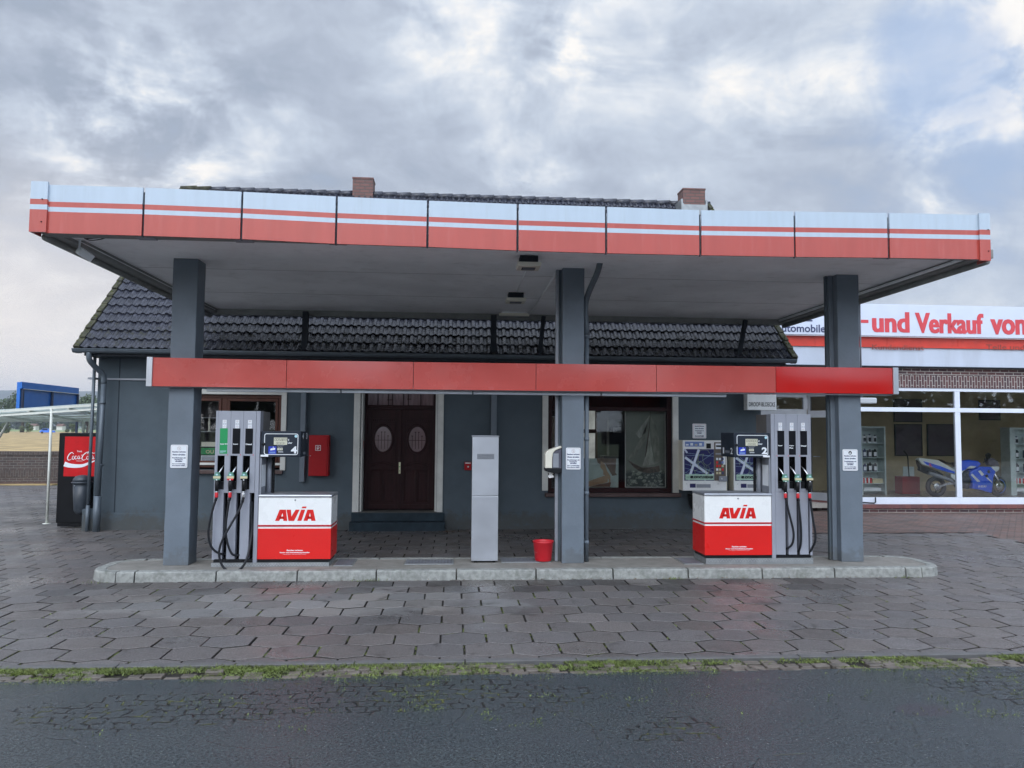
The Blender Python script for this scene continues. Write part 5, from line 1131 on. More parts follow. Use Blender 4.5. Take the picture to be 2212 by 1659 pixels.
# vending machines
def vending(x0, x1, lab, seed, banner):
    z0, z1, y = PY(1475, 1060, 15.35)[2], PY(1480, 951, 15.35)[2], 15.35
    t = thing('vending_machine', lab, 'vending machine', ((x0+x1)/2, y, z0), 'cigarette machines on the house wall')
    W_ = x1-x0; H_ = z1-z0; X = lambda u: x0+W_*u; Z = lambda v_: z0+H_*v_
    MB().box(x0, x1, y+.012, 15.69, z0, z1, m_cream).obj('casing', t, bevel=.010)
    MB().box(x0-.0, X(.965), y, y+.0115, z0+.004, z1-.004, m_white).obj('front_door', t)
    r_ = random.Random(seed); mb = MB(); mb.box(X(.03), X(.70), y-.003, y-.0005, Z(.20), Z(.825), m_navyp); pn = mb.obj('poster_panel', t)
    mb = MB()
    for i in range(4):
        a_ = [(X(.05), Z(.66)), (X(.55), Z(.34))] if i == 0 else [(X(.12), Z(.21)), (X(.36), Z(.82))] if i == 1 else [(X(.48), Z(.21)), (X(.69), Z(.34))] if i == 2 else [(X(.04), Z(.82)), (X(.1), Z(.75))]
        ribbon(mb, [(a_[0][0], y-.0045-.0003*i, a_[0][1]), (a_[1][0], y-.0045-.0003*i, a_[1][1])], .05 if i < 2 else .035, m_signw)
    for i in range(9):
        zz0, zz1 = r_.uniform(.22, .8), r_.uniform(.22, .8); mb.tube([(X(.04), y-.004, Z(zz0)), (X(.69), y-.004, Z(zz1))], .002, m_cyan, 4)
    mb.obj('white_streaks', pn)
    mb = MB()
    for i in range(9):
        cx_, cz_, r__ = r_.uniform(.15, .6), r_.uniform(.35, .7), r_.uniform(.05, .14); a0 = r_.uniform(0, 6)
        mb.tube([(min(X(.69), max(X(.04), X(cx_)+r__*math.cos(a0+k*.35))), y-.006, min(Z(.81), max(Z(.22), Z(cz_)+r__*1.5*math.sin(a0+k*.35)))) for k in range(10)], .0025, m_lime, 4)
    mb.obj('green_lines', pn)
    mb = MB(); mb.box(X(.055), X(.69), y-.010, y-.004, Z(.085+.13), Z(.085+.24), m_banner); bn = mb.obj('pay_banner', t)
    mb = MB(); text(mb, 'HIER KONTAKTLOS BEZAHLEN', (X(.155), y-.0115, Z(.243)), .05, m_inkk, 'l', bold=.004, w=W_*.52, h=H_*.055)
    for k in range(3): ribbon(mb, [(X(.075+.022*k)+.010*math.cos(a), y-.0115, Z(.27)+(.014+.007*k)*math.sin(a)) for a in (-1, -.5, 0, .5, 1)], .005, m_inkk)
    mb.obj('banner_text', bn)
    mb = MB(); mb.box(X(.05), X(.48), y-.003, y-.0005, Z(.875), Z(.975), m_skyb); [mb.box(X(.07+.10*k), X(.13+.10*k), y-.0045, y-.0035, Z(.895), Z(.925+.02*(k % 2)), m_orange if k == 2 else m_sticker) for k in range(4)]; mb.box(X(.53), X(.63), y-.012, y-.0005, Z(.84), Z(.94), m_black); mb.obj('top_label', t)
    mb = MB(); mb.box(X(.705), X(.965), y-.008, y-.0005, Z(.20), Z(.965), m_bronze); kp = mb.obj('control_strip', t, bevel=.002)
    mb = MB(); cc = [m_red, m_sticker, m_ink, m_redring, m_skyb, m_orange]
    for i in range(3):
        for j in range(5): mb.box(X(.745+i*.062), X(.79+i*.062), y-.014, y-.0085, Z(.33+.07*j), Z(.375+.07*j), cc[r_.randrange(6)])
    mb.obj('brand_buttons', kp)
    mb = MB(); mb.box(X(.735), X(.90), y-.013, y-.0085, Z(.83), Z(.94), m_sticker); mb.box(X(.745), X(.89), y-.0145, y-.0132, Z(.87), Z(.905), m_black); mb.box(X(.735), X(.86), y-.013, y-.0085, Z(.72), Z(.75), m_alud); mb.box(X(.90), X(.955), y-.013, y-.0085, Z(.52), Z(.68), m_sticker); mb.obj('card_slot', kp)
    mb = MB(); mb.box(X(.80), X(.985), y-.030, y-.0085, Z(.185), Z(.29), m_alud); mb.lathe((X(.86), y-.030, Z(.24)), [(.018, 0), (.018, -.008), (.008, -.012), (0, -.012)], m_alu, 14, 'y'); mb.obj('lock_plate', t, bevel=.003)
    mb = MB(); mb.box(X(.155), X(.285), y-.002, y-.0005, Z(.06), Z(.14), m_navyp); mb.box(X(.30), X(.62), y-.002, y-.0005, Z(.06), Z(.13), m_alud); [mb.lathe((X(u), y-.001, Z(.135)), [(.010, 0), (.008, -.008), (0, -.010)], m_silver, 10, 'y') for u in (.085, .79)]; mb.obj('delivery_flap', t)
m_navyp = mat('poster_navy', (.012, .012, .10), .35); m_lime = mat('line_green', (.35, .48, .20), .5); m_banner = mat('banner_mint', (.42, .62, .50), .5); m_skyb = mat('label_sky_blue', (.16, .25, .55), .5); m_bronze = mat('control_bronze', (.13, .105, .085), .4, metal=.3)
p = PY(1475, 1000, 15.35)[0]; q = PY(1571, 1000, 15.35)[0]
vending(p, q, 'white cigarette machine with blue poster right of the shop window', 4, True)
p2 = PY(1585, 1000, 15.35)[0]; vending(p2, p2+(q-p), 'second cigarette machine half hidden behind the pump marked 2', 9, True)
t = thing('ashtray_bin', 'round black ash bin under the white cigarette machine', 'bin', (4.95, 15.55, .5))
mb = MB(); mb.lathe((4.95, 15.55, .42), [(0, 0), (.09, 0), (.13, .10), (.15, .26), (.155, .30), (.14, .30)], m_black, 20); mb.obj('bin_body', t)
t = thing('flood_lamp', 'pale wall flood lamp behind the right column top', 'lamp', (7.0, 15.0, 2.9))
p = PY(1880, 858, 12.5); MB().box(p[0]-.22, p[0]+.12, 12.5, 12.7, 2.50, 2.60, m_sticker).obj('lamp_body', t, bevel=.02); MB().tube([(p[0]-.1, 12.6, 2.6), (p[0]-.1, 12.6, 4.36)], .015, m_alud).obj('hanger_rod', t)

# ================================================================== SHOWROOM
sh = thing('car_showroom', 'low brick car showroom with long sign and large white-framed windows', 'showroom', (14, 18.9, 0))
SY = 18.9; SX_0, SX_1 = 6.45, 21.0; gx0 = 9.95
MB().box(gx0, SX_1, SY, SY+.3, 3.175, 3.496, m_soldier).obj('soldier_course', sh)
MB().box(gx0-2.2, SX_1, SY, SY+.3, 3.497, 3.70, m_brick).obj('brick_lintel', sh)
MB().box(gx0, SX_1, SY, SY+.3, -.02, .10, m_brick).obj('brick_base', sh)
MB().box(gx0-.02, SX_1, SY-.06, SY+.28, .102, .20, m_tiler).obj('tiled_ledge', sh, bevel=.006)
MB().box(7.2, SX_1, SY-.10, SY+.2, 3.72, 4.19, m_panel).obj('lower_fascia', sh); MB().box(7.2, SX_1, SY-.13, SY+.2, 3.69, 3.718, m_guttd).obj('drip_edge', sh)
x = 7.2
while x < SX_1: MB().box(x+.003, min(x+1.9, SX_1)-.003, SY-.14, SY-.101, 4.19, 4.455, m_band).obj('red_band', sh); x += 1.9
mb = MB(); text(mb, 'Kundendienst', (PY(1884, 755, SY-.14)[0], SY-.1425, PY(1890, 755, SY-.14)[2]), .2, m_ghost, 'l', bold=.003, w=1.38, h=.13); text(mb, 'Teile und Zubehör', (PY(2130, 755, SY-.14)[0], SY-.1425, PY(2140, 755, SY-.14)[2]), .2, m_ghost, 'l', bold=.003, w=2.15, h=.13); mb.obj('ghost_lettering', sh)
MB().box(6.9, SX_1, SY+.31, 26, 3.72, 4.40, m_soffit).obj('flat_roof', sh)
mb = MB(); mb.box(20.7, 21, SY+.3, 26, 0, 3.72, m_int); mb.box(6.5, 21, 23.4, 23.6, 0, 3.72, m_int); mb.obj('inner_walls', sh)
MB().box(6.5, 20.7, SY+.3, 23.4, .08, .20, m_intf).obj('showroom_floor', sh); MB().box(6.5, 20.7, SY+.31, 23.4, 3.4, 3.7, m_white).obj('ceiling', sh)
sb = thing('roof_sign', 'long white rooftop sign with big red letters over the showroom', 'sign', (14, 18.7, 4.46))
MB().box(7.6, SX_1, SY-.28, SY-.16, 4.465, 5.275, m_signw).obj('sign_board', sb, bevel=.004)
yb_ = SY-.283; mb = MB(); z0 = PY(1900, 718, yb_)[2]
def word(tx, xa, xb, h):
  for k_ in (-1, 1): text(mb, tx, (PY(xa, 700, yb_)[0]+.014*k_+.008, yb_-.003-.0005*k_, z0), .5, m_signr, 'l', bold=.012, w=PY(xb, 700, yb_)[0]-PY(xa, 700, yb_)[0], h=h)
mb.box(PY(1858, 700, yb_)[0], PY(1876, 700, yb_)[0], yb_-.003, yb_-.0005, z0+.235, z0+.315, m_signr)
word('und', 1884, 1963, .53); word('Verkauf', 1977, 2123, .53)
for k_ in (-1, 1): text(mb, 'von', (PY(2140, 700, yb_)[0]+.014*k_, yb_-.003-.0005*k_, z0), .5, m_signr, 'l', bold=.012, w=.95, h=.40)
mb.obj('red_lettering', sb)
mb = MB(); p = PY(1672, 717, yb_)[0]; q = PY(1783, 717, yb_)[0]; text(mb, 'Automobile', (p, yb_-.003, PY(1730, 717.5, yb_)[2]), .3, m_ink, 'l', bold=.006, w=q-p, h=.20)
mb.box(PY(1725, 690, yb_)[0], PY(1755, 690, yb_)[0], yb_-.003, yb_-.0005, PY(1740, 694, yb_)[2], PY(1740, 691, yb_)[2], m_ink); mb.obj('blue_lettering', sb)
# window wall : each bay a thing of the facade
def bay(x0, x1):
    mb = MB(); y0, y1 = SY+.02, SY+.10; mb.box(x0, x1, y0, y1, 3.09, 3.172, m_pvc); mb.box(x0, x1, y0, y1, 2.555, 2.665, m_pvc); mb.box(x0, x1, y0, y1, .202, .375, m_pvc)
    mb.box(x0, x0+.07, y0-.001, y1, .376, 2.554, m_pvc); mb.box(x1-.07, x1, y0-.001, y1, .376, 2.554, m_pvc); mb.box(x0, x0+.07, y0-.001, y1, 2.666, 3.089, m_pvc); mb.box(x1-.07, x1, y0-.001, y1, 2.666, 3.089, m_pvc)
    fr_ = mb.obj('window_frame', sh, bevel=.005)
    MB().box(x0+.06, x1-.06, SY+.05, SY+.056, .37, 2.56, m_glass2).obj('window_pane', fr_); MB().box(x0+.06, x1-.06, SY+.05, SY+.056, 2.66, 3.095, m_glass2).obj('window_pane', fr_)
mx = 12.95
bay(gx0, mx); bay(mx, 16.0); bay(16.0, 19.0)
MB().tube([(10.0, SY-.05, .27), (10.62, SY-.05, .235), (10.66, SY-.05, .26), (10.66, SY-.05, .38)], .018, m_strut, 8).obj('tap_pipe', sh)
# recessed entrance
en = thing('glazed_entrance', 'recessed grey glazed entrance between the house and the showroom', 'entrance', (8.2, 19.7, 0))
y0 = 19.7; xA = 6.5; xB = 9.30; m_entf = mat('entrance_frame_grey', (.30, .32, .35), .4)
mb = MB(); mb.box(xA, xB, y0, y0+.08, 2.93, 3.10, m_entf); mb.box(xA, xB, y0, y0+.08, 2.46, 2.62, m_entf); mb.box(xB-.09, xB+.02, y0-.01, y0+.09, .2, 2.459, m_entf); mb.box(xB-.09, xB+.02, y0-.01, y0+.09, 2.621, 2.929, m_entf); mb.box(8.40, 8.46, y0, y0+.07, .2, 2.459, m_entf); mb.box(xA, xB, y0, y0+.08, .2, .42, m_entf); mb.obj('front_frame', en)
MB().box(xA, xB, y0, y0+.3, 3.101, 3.70, m_brick).obj('upper_wall', en); MB().box(xA, xB, y0, y0+.3, -.02, .2, m_brick).obj('brick_base', en)
MB().box(xA, xB-.09, y0+.04, y0+.046, .42, 2.46, m_glass2).obj('front_glass', en); MB().box(xA, xB-.09, y0+.04, y0+.046, 2.62, 2.93, m_glass2).obj('transom_glass', en)
dv = Vector((gx0-xB-.02, SY+.03-y0, 0)); A_ = Vector((xB+.02, y0, 0))
def slab(f0, f1, z0, z1, m, mb, th=.07):
    a, b_ = A_+dv*f0, A_+dv*f1; nrm_ = Vector((-dv.y, dv.x, 0)).normalized()*th
    mb.prism([a+Vector((0, 0, z0)), b_+Vector((0, 0, z0)), b_+Vector((0, 0, z1)), a+Vector((0, 0, z1))], nrm_, m)
mb = MB(); slab(0, 1, 2.95, 3.10, m_entf, mb); slab(0, 1, 2.40, 2.58, m_entf, mb); slab(0, 1, .25, .45, m_entf, mb); slab(0, .08, .45, 2.40, m_entf, mb); slab(0, .08, 2.58, 2.95, m_entf, mb); slab(.93, 1, .45, 2.40, m_entf, mb); slab(.93, 1, 2.58, 2.95, m_entf, mb); mb.obj('angled_frame', en)
mb = MB(); slab(.08, .93, .45, 2.40, m_glass2, mb, .006); mb.obj('angled_glass', en); mb = MB(); slab(.08, .93, 2.58, 2.95, m_glass2, mb, .006); mb.obj('angled_glass', en)
mb = MB(); slab(0, 1, -.02, .14, m_brick, mb, .2); slab(0, 1, .141, .249, m_tiler, mb, .2); slab(0, 1, 3.11, 3.5, m_brick, mb, .2); mb.obj('angled_base', en)
a = A_+dv*.12; MB().tube([(a.x, a.y-.05, 1.38), (a.x+.16, a.y-.09, 1.38)], .012, m_alu, 8).obj('door_handle', en)

# ---- inside the showroom
def cabinet(px0, px1, label, Y=21.8):
    x0 = PY(px0, 1000, Y)[0]; x1 = PY(px1, 1000, Y)[0]; t = thing('glass_cabinet', label, 'display cabinet', ((x0+x1)/2, Y, .2), 'display cabinets in the showroom')
    mb = MB(); mb.box(x0, x1, Y+.38, Y+.40, .2, 2.15, m_cab); mb.box(x0, x0+.17, Y, Y+.379, .2, 2.15, m_cab); mb.box(x1-.04, x1, Y, Y+.379, .2, 2.15, m_cab); mb.box(x0, x1, Y, Y+.4, 2.151, 2.2, m_cab); mb.obj('cabinet_frame', t)
    zs = [.30, .52, .86, 1.28, 1.70]; mb = MB(); [mb.box(x0+.171, x1-.041, Y+.02, Y+.37, z, z+.015, m_cab) for z in zs]; mb.obj('shelf', t)
    r_ = random.Random(px0)
    for zi, z in enumerate(zs):
        if zi == 0: mb = MB(); mb.box(x0+.22, x1-.14, Y+.05, Y+.3, z+.016, z+.10, m_sticker); mb.obj('carton', t); continue
        if zi == 1: mb = MB(); [mb.box(x0+.20+k*.055, x0+.24+k*.055, Y+.06, Y+.25, z+.016, z+.17, m_sticker if k % 2 else m_red) for k in range(5)]; mb.obj('spark_plug_boxes', t); mb = MB(); mb.box(x0+.49, x1-.07, Y+.06, Y+.25, z+.016, z+.15, m_orange); mb.obj('carton', t); continue
        n = 3
        for k in range(n):
            xx = x0+.27+k*(x1-x0-.40)/n; h = r_.uniform(.24, .30); mm = (m_strut, m_smoke, m_ink)[r_.randrange(3)]
            mb = MB(); mb.box(xx-.055, xx+.055, Y+.08, Y+.15, z+.016, z+.016+h*.8, mm if zi != 4 else m_sticker); mb.lathe((xx+.02, Y+.11, z+.016+h*.8), [(.025, 0), (.025, h*.14), (0, h*.14)], mm, 8); mb.box(xx-.03, xx+.05, Y+.078, Y+.0795, z+.05, z+.05+h*.45, m_sticker if zi != 4 else m_strut); mb.obj('oil_bottle', t, bevel=.004)
cabinet(1852, 1914, 'glass cabinet of oil bottles left of the motorcycle'); cabinet(2183, 2270, 'glass cabinet cut by the right picture edge')
def wallpic(a, b_, c_, d_, lab, m=m_noticeb, Y=23.39):
    p, q = PY(a, b_, Y), PY(c_, d_, Y); t = thing('wall_picture', lab, 'picture', ((p[0]+q[0])/2, Y, q[2]), 'dark pictures on the showroom wall')
    MB().box(p[0], q[0], Y-.03, Y-.002, q[2], p[2], m).obj('board', t); mb = MB(); frame(mb, p[0]-.03, q[0]+.03, Y-.04, Y-.001, q[2]-.03, p[2]+.03, .029, m_strut); mb.obj('frame', t)
wallpic(1931, 864, 1989, 910, 'dark picture high on the wall above the glass cabinet side'); wallpic(2115, 866, 2158, 906, 'dark picture high on the wall above the motorcycle')
wallpic(1933, 918, 1990, 983, 'left of two large dark boards low on the tan wall'); wallpic(2003, 918, 2060, 983, 'right of two large dark boards low on the tan wall')
t = thing('trolley_jack', 'red workshop cart with upright handle behind the motorcycle tail', 'workshop cart', (13.6, 21.9, .2))
p, q = PY(1949, 1030, 21.9), PY(1988, 1074, 21.9); MB().box(p[0], q[0], 21.9, 22.3, .21, p[2], m_fire).obj('cart_body', t, bevel=.01); MB().tube(bez([(p[0]+.2, 21.88, p[2]), PY(1962, 1005, 21.88), PY(1960, 985, 21.88), PY(1952, 973, 21.88)], 4), .018, m_black, 8).obj('pump_handle', t)
mb = MB(); a, b_ = PY(1951, 1008, 22.3), PY(1975, 1030, 22.3); mb.box(a[0], b_[0], 22.3, 22.32, b_[2], a[2], m_cab); mb.obj('paper_sheet', t)

# motorcycle (faces right, parked behind the glass)
BY = 20.8
bk = thing('motorcycle', 'blue and white sport motorcycle parked behind the showroom window', 'motorcycle', (14.2, BY, .2))
B = lambda x, y, d=0.: (lambda p: Vector((p[0], BY+d, p[2]+.055)))(PY((x/3.2434+3350)*.54861, (y/3.2434+1600)*.54861, BY))
cR = B(1088, 1052); cF = B(1880, 1045)
def wheel(c, name, turn=0):
    t_ = MB(); mp_ = [(.235+.065*math.cos(a)*1., .055*math.sin(a)) for a in [2*math.pi*k/12 for k in range(13)]]
    n = 36; vs = []
    for k in range(n):
        a = 2*math.pi*k/n
        for (r_, d_) in mp_[:-1]: vs.append((c.x+r_*math.cos(a)*math.cos(turn)-d_*math.sin(turn), c.y+d_*math.cos(turn)+r_*math.cos(a)*math.sin(turn), c.z+r_*math.sin(a)))
    q = len(mp_)-1; t_.add(vs, [(k*q+j, k*q+(j+1) % q, ((k+1) % n)*q+(j+1) % q, ((k+1) % n)*q+j) for k in range(n) for j in range(q)], m_rub, True); w_ = t_.obj('wheel', bk)
    m = MB(); rr_ = .20; m.tube([(c.x+rr_*math.cos(2*math.pi*k/28)*math.cos(turn), c.y-.03, c.z+rr_*math.sin(2*math.pi*k/28)) for k in range(29)], .012, m_sboard, 6)
    for k in range(3):
        a = 2*math.pi*k/3+.4; m.tube([(c.x, c.y-.02, c.z), (c.x+.2*math.cos(a), c.y-.02, c.z+.2*math.sin(a))], .018, m_strut, 6)
    m.obj('rim', w_); m = MB(); m.lathe((c.x, c.y-.06, c.z), [(.11, 0), (.11, -.005), (.06, -.006), (.05, -.006), (.0, -.01)], m_silver, 20, 'y'); m.obj('brake_disc', w_)
wheel(cR, 'rear'); wheel(cF, 'front', .25)
def side(pts, half, m, name, par=bk, bevel=.02, yo=0.):
    mb = MB(); P_ = [B(*p) for p in pts]; mb.prism([(p.x, BY-half+yo, p.z) for p in P_][::-1], (0, 2*half, 0), m); return mb.obj(name, par, bevel=bevel)
tail = side([(842, 700), (870, 682), (1100, 712), (1250, 800), (1340, 850), (1340, 890), (1200, 860), (1000, 800), (880, 760)], .085, m_bike_w, 'tail_fairing')
mb = MB(); P_ = [B(*p) for p in ((900, 722), (1010, 752), (1130, 790), (1250, 838), (1338, 868), (1330, 885), (1200, 858), (1060, 812), (940, 765))]; mb.prism([(p.x, BY-.0875, p.z) for p in P_][::-1], (0, .002, 0), m_bike_b); a = B(1000, 782); mb.obj('blue_flash', tail)
mb = MB(); a = B(985, 792); text(mb, 'R', (a.x, BY-.0905, a.z), .12, m_signr, 'l', bold=.004, skew=-.3); mb.obj('red_letter', tail)
side([(835, 705), (845, 760), (870, 820), (900, 830), (900, 775), (870, 745)], .05, m_black, 'tail_light')
side([(1130, 700), (1180, 740), (1320, 790), (1400, 760), (1330, 735), (1250, 760)], .10, m_black, 'seat')
side([(1390, 715), (1480, 705), (1600, 722), (1640, 760), (1590, 800), (1500, 790), (1400, 860), (1290, 840), (1330, 790)], .12, m_bike_b, 'fuel_tank', bevel=.04)
side([(1300, 800), (1400, 780), (1500, 780), (1580, 785), (1540, 815), (1440, 820), (1370, 900), (1300, 850)], .115, m_bike_w, 'tank_side')
side([(1340, 880), (1480, 850), (1560, 870), (1500, 1000), (1480, 1080), (1350, 1060), (1310, 960)], .11, m_strut, 'engine_block')
fair = side([(1480, 860), (1600, 790), (1740, 795), (1800, 850), (1770, 930), (1750, 1130), (1600, 1085), (1500, 1070), (1500, 960), (1470, 905)], .18, m_bike_b, 'side_fairing', bevel=.03)
mb = MB()
for tri in (((1480, 895), (1500, 880), (1600, 980), (1560, 985)), ((1570, 850), (1600, 835), (1650, 890), (1620, 910)), ((1670, 930), (1690, 925), (1750, 985), (1748, 1000))):
    P_ = [B(*p) for p in tri]; mb.prism([(p.x, BY-.1825, p.z) for p in P_][::-1], (0, .002, 0), m_bike_w)
mb.obj('white_flash', fair)
mb = MB(); a = B(1570, 1052); text(mb, 'SUZUKI', (a.x, BY-.183, a.z), .07, m_sticker, 'l', bold=.002, skew=.2); mb.obj('maker_lettering', fair)
mb = MB(); [mb.lathe((B(*c_).x, BY-.182, B(*c_).z), [(.045, 0), (.045, -.004), (0, -.004)], m_black, 12, 'y') for c_ in ((1705, 855), (1680, 910))]; mb.obj('air_intake', fair)
side([(1760, 790), (1870, 790), (1860, 840), (1820, 865), (1780, 850)], .12, m_bike_w, 'nose_fairing', bevel=.03)
side([(1720, 690), (1790, 680), (1850, 720), (1880, 780), (1800, 790), (1740, 770)], .09, m_smoke, 'windscreen', bevel=.03)
side([(1670, 640), (1710, 610), (1750, 640), (1730, 690), (1690, 700)], .02, m_black, 'mirror', yo=-.15); MB().tube([B(1650, 745, -.12), B(1690, 700, -.12)], .014, m_black, 8).obj('handlebar', bk)
MB().tube([B(1780, 850, -.10), B(1850, 960, -.10), cF+Vector((0, -.09, 0))], [.028, .026, .022], m_silver, 10).obj('front_fork', bk)
MB().tube([cR+Vector((0, -.10, 0)), B(1200, 1010, -.10), B(1330, 1000, -.10)], [.022, .03, .035], m_silver, 8, sq=True).obj('swingarm', bk)
MB().tube([B(950, 870, -.17), B(1100, 920, -.17), B(1220, 960, -.16), B(1330, 1030, -.12)], [.05, .052, .045, .022], m_alud, 14).obj('exhaust', bk)
side([(880, 770), (960, 800), (1100, 850), (1180, 900), (1100, 930), (940, 880), (860, 840)], .06, m_black, 'rear_mudguard')
side([(1240, 880), (1330, 905), (1340, 960), (1300, 970), (1250, 930)], .125, m_bike_w, 'foot_plate', bevel=.005)

# ================================================================== LEFT SIDE
t = thing('drinks_machine', 'black drinks machine with red Coca-Cola front beside the house', 'vending machine', (-7.45, 16.0, 0))
x0, x1, z1 = -7.832, -7.03, 1.882
MB().box(x0, x1, 16.04, 16.75, .14, z1, m_coke).obj('cabinet_body', t, bevel=.012); fr_ = MB().box(x0, x1, 16.0, 16.038, .10, z1-.004, m_coke).obj('front_door', t, bevel=.008)
pn = MB().box(-7.718, -7.045, 15.992, 15.999, 1.02, 1.808, m_cokered).obj('red_panel', fr_, bevel=.002)
K = lambda x, y: (lambda p: (p[0], 15.9895, p[2]))(PY((x/2.369)*.54861, (y/2.369+1450)*.54861, 15.99))
mb = MB()
# flowing script, drawn as brush strokes from left to right
def stroke(pts, wd): ribbon(mb, bez([K(*p) for p in pts], 5), None or [wd[0]+(wd[1]-wd[0])*math.sin(math.pi*i/((len(pts)-1)*5)) for i in range((len(pts)-1)*5+1)], m_sticker)
stroke([(688, 800), (672, 786), (648, 800), (630, 835), (640, 857), (668, 848)], (.006, .018))                       # C
stroke([(690, 818), (678, 822), (674, 842), (684, 850), (694, 838), (690, 820)], (.006, .012))                       # o
stroke([(716, 822), (706, 818), (698, 835), (706, 848), (722, 838)], (.006, .012))                                   # c
stroke([(744, 822), (732, 818), (724, 836), (732, 846), (744, 826), (742, 846), (754, 838)], (.006, .012))           # a
stroke([(756, 812), (770, 808)], (.006, .010))                                                                       # -
stroke([(812, 800), (826, 786), (806, 786), (776, 812), (764, 842), (780, 857), (806, 844)], (.006, .018))           # C
stroke([(822, 820), (812, 824), (808, 842), (818, 849), (828, 838), (824, 820)], (.006, .012))                       # o
stroke([(834, 842), (850, 800), (846, 790), (840, 806), (838, 846), (850, 838)], (.006, .010))                       # l
stroke([(872, 822), (860, 818), (852, 836), (860, 846), (872, 826), (870, 846), (884, 838)], (.006, .012))           # a
stroke([(806, 786), (840, 776), (870, 792), (900, 784)], (.005, .014))                                               # swash
mb.obj('script_lettering', pn)
mb = MB(); ps = [K(600, 892), K(640, 905), K(700, 912), K(770, 908), K(830, 885), K(885, 862)]; ribbon(mb, bez(ps, 6), [.085*(1-i/31)**.7+.012 for i in range(31)], m_sticker); mb.obj('white_wave', pn)
mb = MB(); a = K(742, 782); text(mb, 'Trink', a, .05, m_sticker, bold=.001, w=.10, h=.03); a = K(740, 866); mb.box(a[0]-.06, a[0]+.06, a[1]-.0005, a[1], a[2], a[2]+.006, m_sticker); mb.obj('small_word', pn)
for xx, yy_ in ((-7.52, 16.08), (-7.55, 16.6), (-7.12, 16.6)): MB().tube([(xx, yy_, 0), (xx, yy_, .14)], .018, m_galv, 8).obj('leg', t)
MB().box(x0+.03, x1-.25, 16.002, 16.03, .03, .098, m_coke).obj('kick_plate', t)
t = thing('litter_bin', 'dark grey plastic litter bin in front of the drinks machine', 'bin', (-7.22, 15.85, .28))
cx_, cy_ = -7.235, 15.74; mb = MB(); prof = [(.02, .0), (.09, .02), (.135, .09), (.15, .30), (.165, .62)]
mb.lathe((cx_, cy_, .29), [(0, 0)]+prof, m_bin, 24); mb.obj('bin_body', t)
mb = MB(); mb.lathe((cx_, cy_, .905), [(.19, 0), (.195, .012), (.19, .028), (.172, .03)], m_bin, 24); mb.lathe((cx_, cy_, .935), [(.172, 0), (.165, .05), (.13, .10), (.06, .125), (0, .13)], m_bin, 24); mb.obj('bin_lid', t)
MB().lathe((cx_-.08, cy_-.145, .86), [(.008, 0), (0, -.004)], m_sticker, 8, 'y').obj('rivet', t)
def sheetmat():
    m = bpy.data.materials.new('shelter_sheet'); m.use_nodes = True; setctx(m); b = N['Principled BSDF']; b.inputs['Base Color'].default_value = (.62, .67, .66, 1); b.inputs['Roughness'].default_value = .35
    tl = N.new('ShaderNodeBsdfTranslucent'); tl.inputs[0].default_value = (.80, .86, .84, 1); mx = N.new('ShaderNodeMixShader'); mx.inputs[0].default_value = .6
    L.new(b.outputs[0], mx.inputs[1]); L.new(tl.outputs[0], mx.inputs[2]); L.new(mx.outputs[0], N['Material Output'].inputs[0]); return m
t = thing('carport_shelter', 'white flat-roofed shelter on thin posts left of the house', 'shelter', (-8.3, 16.6, 0))
def quadbar(a, b_, r_, name, m=m_shed): MB().tube([a, b_], r_, m, 8, sq=True).obj(name, t)
fa, fb = Vector((-10.75, 17.4, 2.24)), Vector((-7.06, 16.35, 2.47)); ba, bb2 = Vector((-11.4, 20.2, 2.13)), Vector((-7.06, 19.9, 2.20))
mb = MB(); up_ = Vector((0, 0, .028)); mb.add([fa+up_, fb+up_, bb2+up_, ba+up_, fa+up_*1.5, fb+up_*1.5, bb2+up_*1.5, ba+up_*1.5], [(3, 2, 1, 0), (4, 5, 6, 7), (0, 1, 5, 4), (1, 2, 6, 5), (2, 3, 7, 6), (3, 0, 4, 7)], m_shedr := sheetmat()); mb.obj('roof_sheet', t)
quadbar(fa, fb, .022, 'front_beam'); quadbar(fa-Vector((0, 0, .085)), fb-Vector((0, 0, .085)), .020, 'front_beam'); quadbar(ba, bb2, .028, 'rear_beam'); quadbar(fa, ba, .026, 'side_beam')
for k in range(1, 5): f_ = k/5; quadbar(fa.lerp(ba, f_)-Vector((0, 0, .005)), fb.lerp(bb2, f_)-Vector((0, 0, .005)), .020, 'purlin')
for k in range(1, 4): f_ = k/4; quadbar(fa.lerp(fb, f_)-Vector((0, 0, .03)), ba.lerp(bb2, f_)-Vector((0, 0, .03)), .022, 'rafter')
MB().tube([(-8.36, 16.72, 0), (-8.36, 16.72, 2.38)], .026, m_shed, 12).obj('post', t); MB().lathe((-8.36, 16.72, 0), [(.08, 0), (.08, .008), (.03, .01)], m_shed, 12).obj('post_foot', t)
for px_ in (181, 195): p = PY(px_, 905, 19.9); MB().tube([(p[0], 19.9, 0), (p[0], 19.9, 2.2)], .035, m_shed, 10).obj('post', t)
p = PY(22, 903, 20.2); q = PY(-2, 946, 20.2); MB().tube([p, q], .03, m_shed, 8).obj('brace', t)
mb = MB(); a = fa.lerp(fb, .55)+Vector((0, .5, -.07)); mb.box(a.x-.05, a.x+.75, a.y, a.y+.12, a.z-.03, a.z+.02, m_sticker); mb.obj('tube_lamp', t)
t = thing('blue_signboard', 'large blank blue signboard seen from behind above the shelter', 'signboard', (-11.05, 22, 0))
MB().box(-11.10, -11.02, 20.45, 23.45, 2.2, 3.13, m_sboard).obj('board', t)
MB().box(-11.02, -10.98, 20.45, 23.45, 2.97, 3.14, m_sboard).obj('top_rail', t, bevel=.004); MB().box(-11.00, -10.97, 20.55, 23.45, 2.955, 2.97, m_shed).obj('trim_line', t)
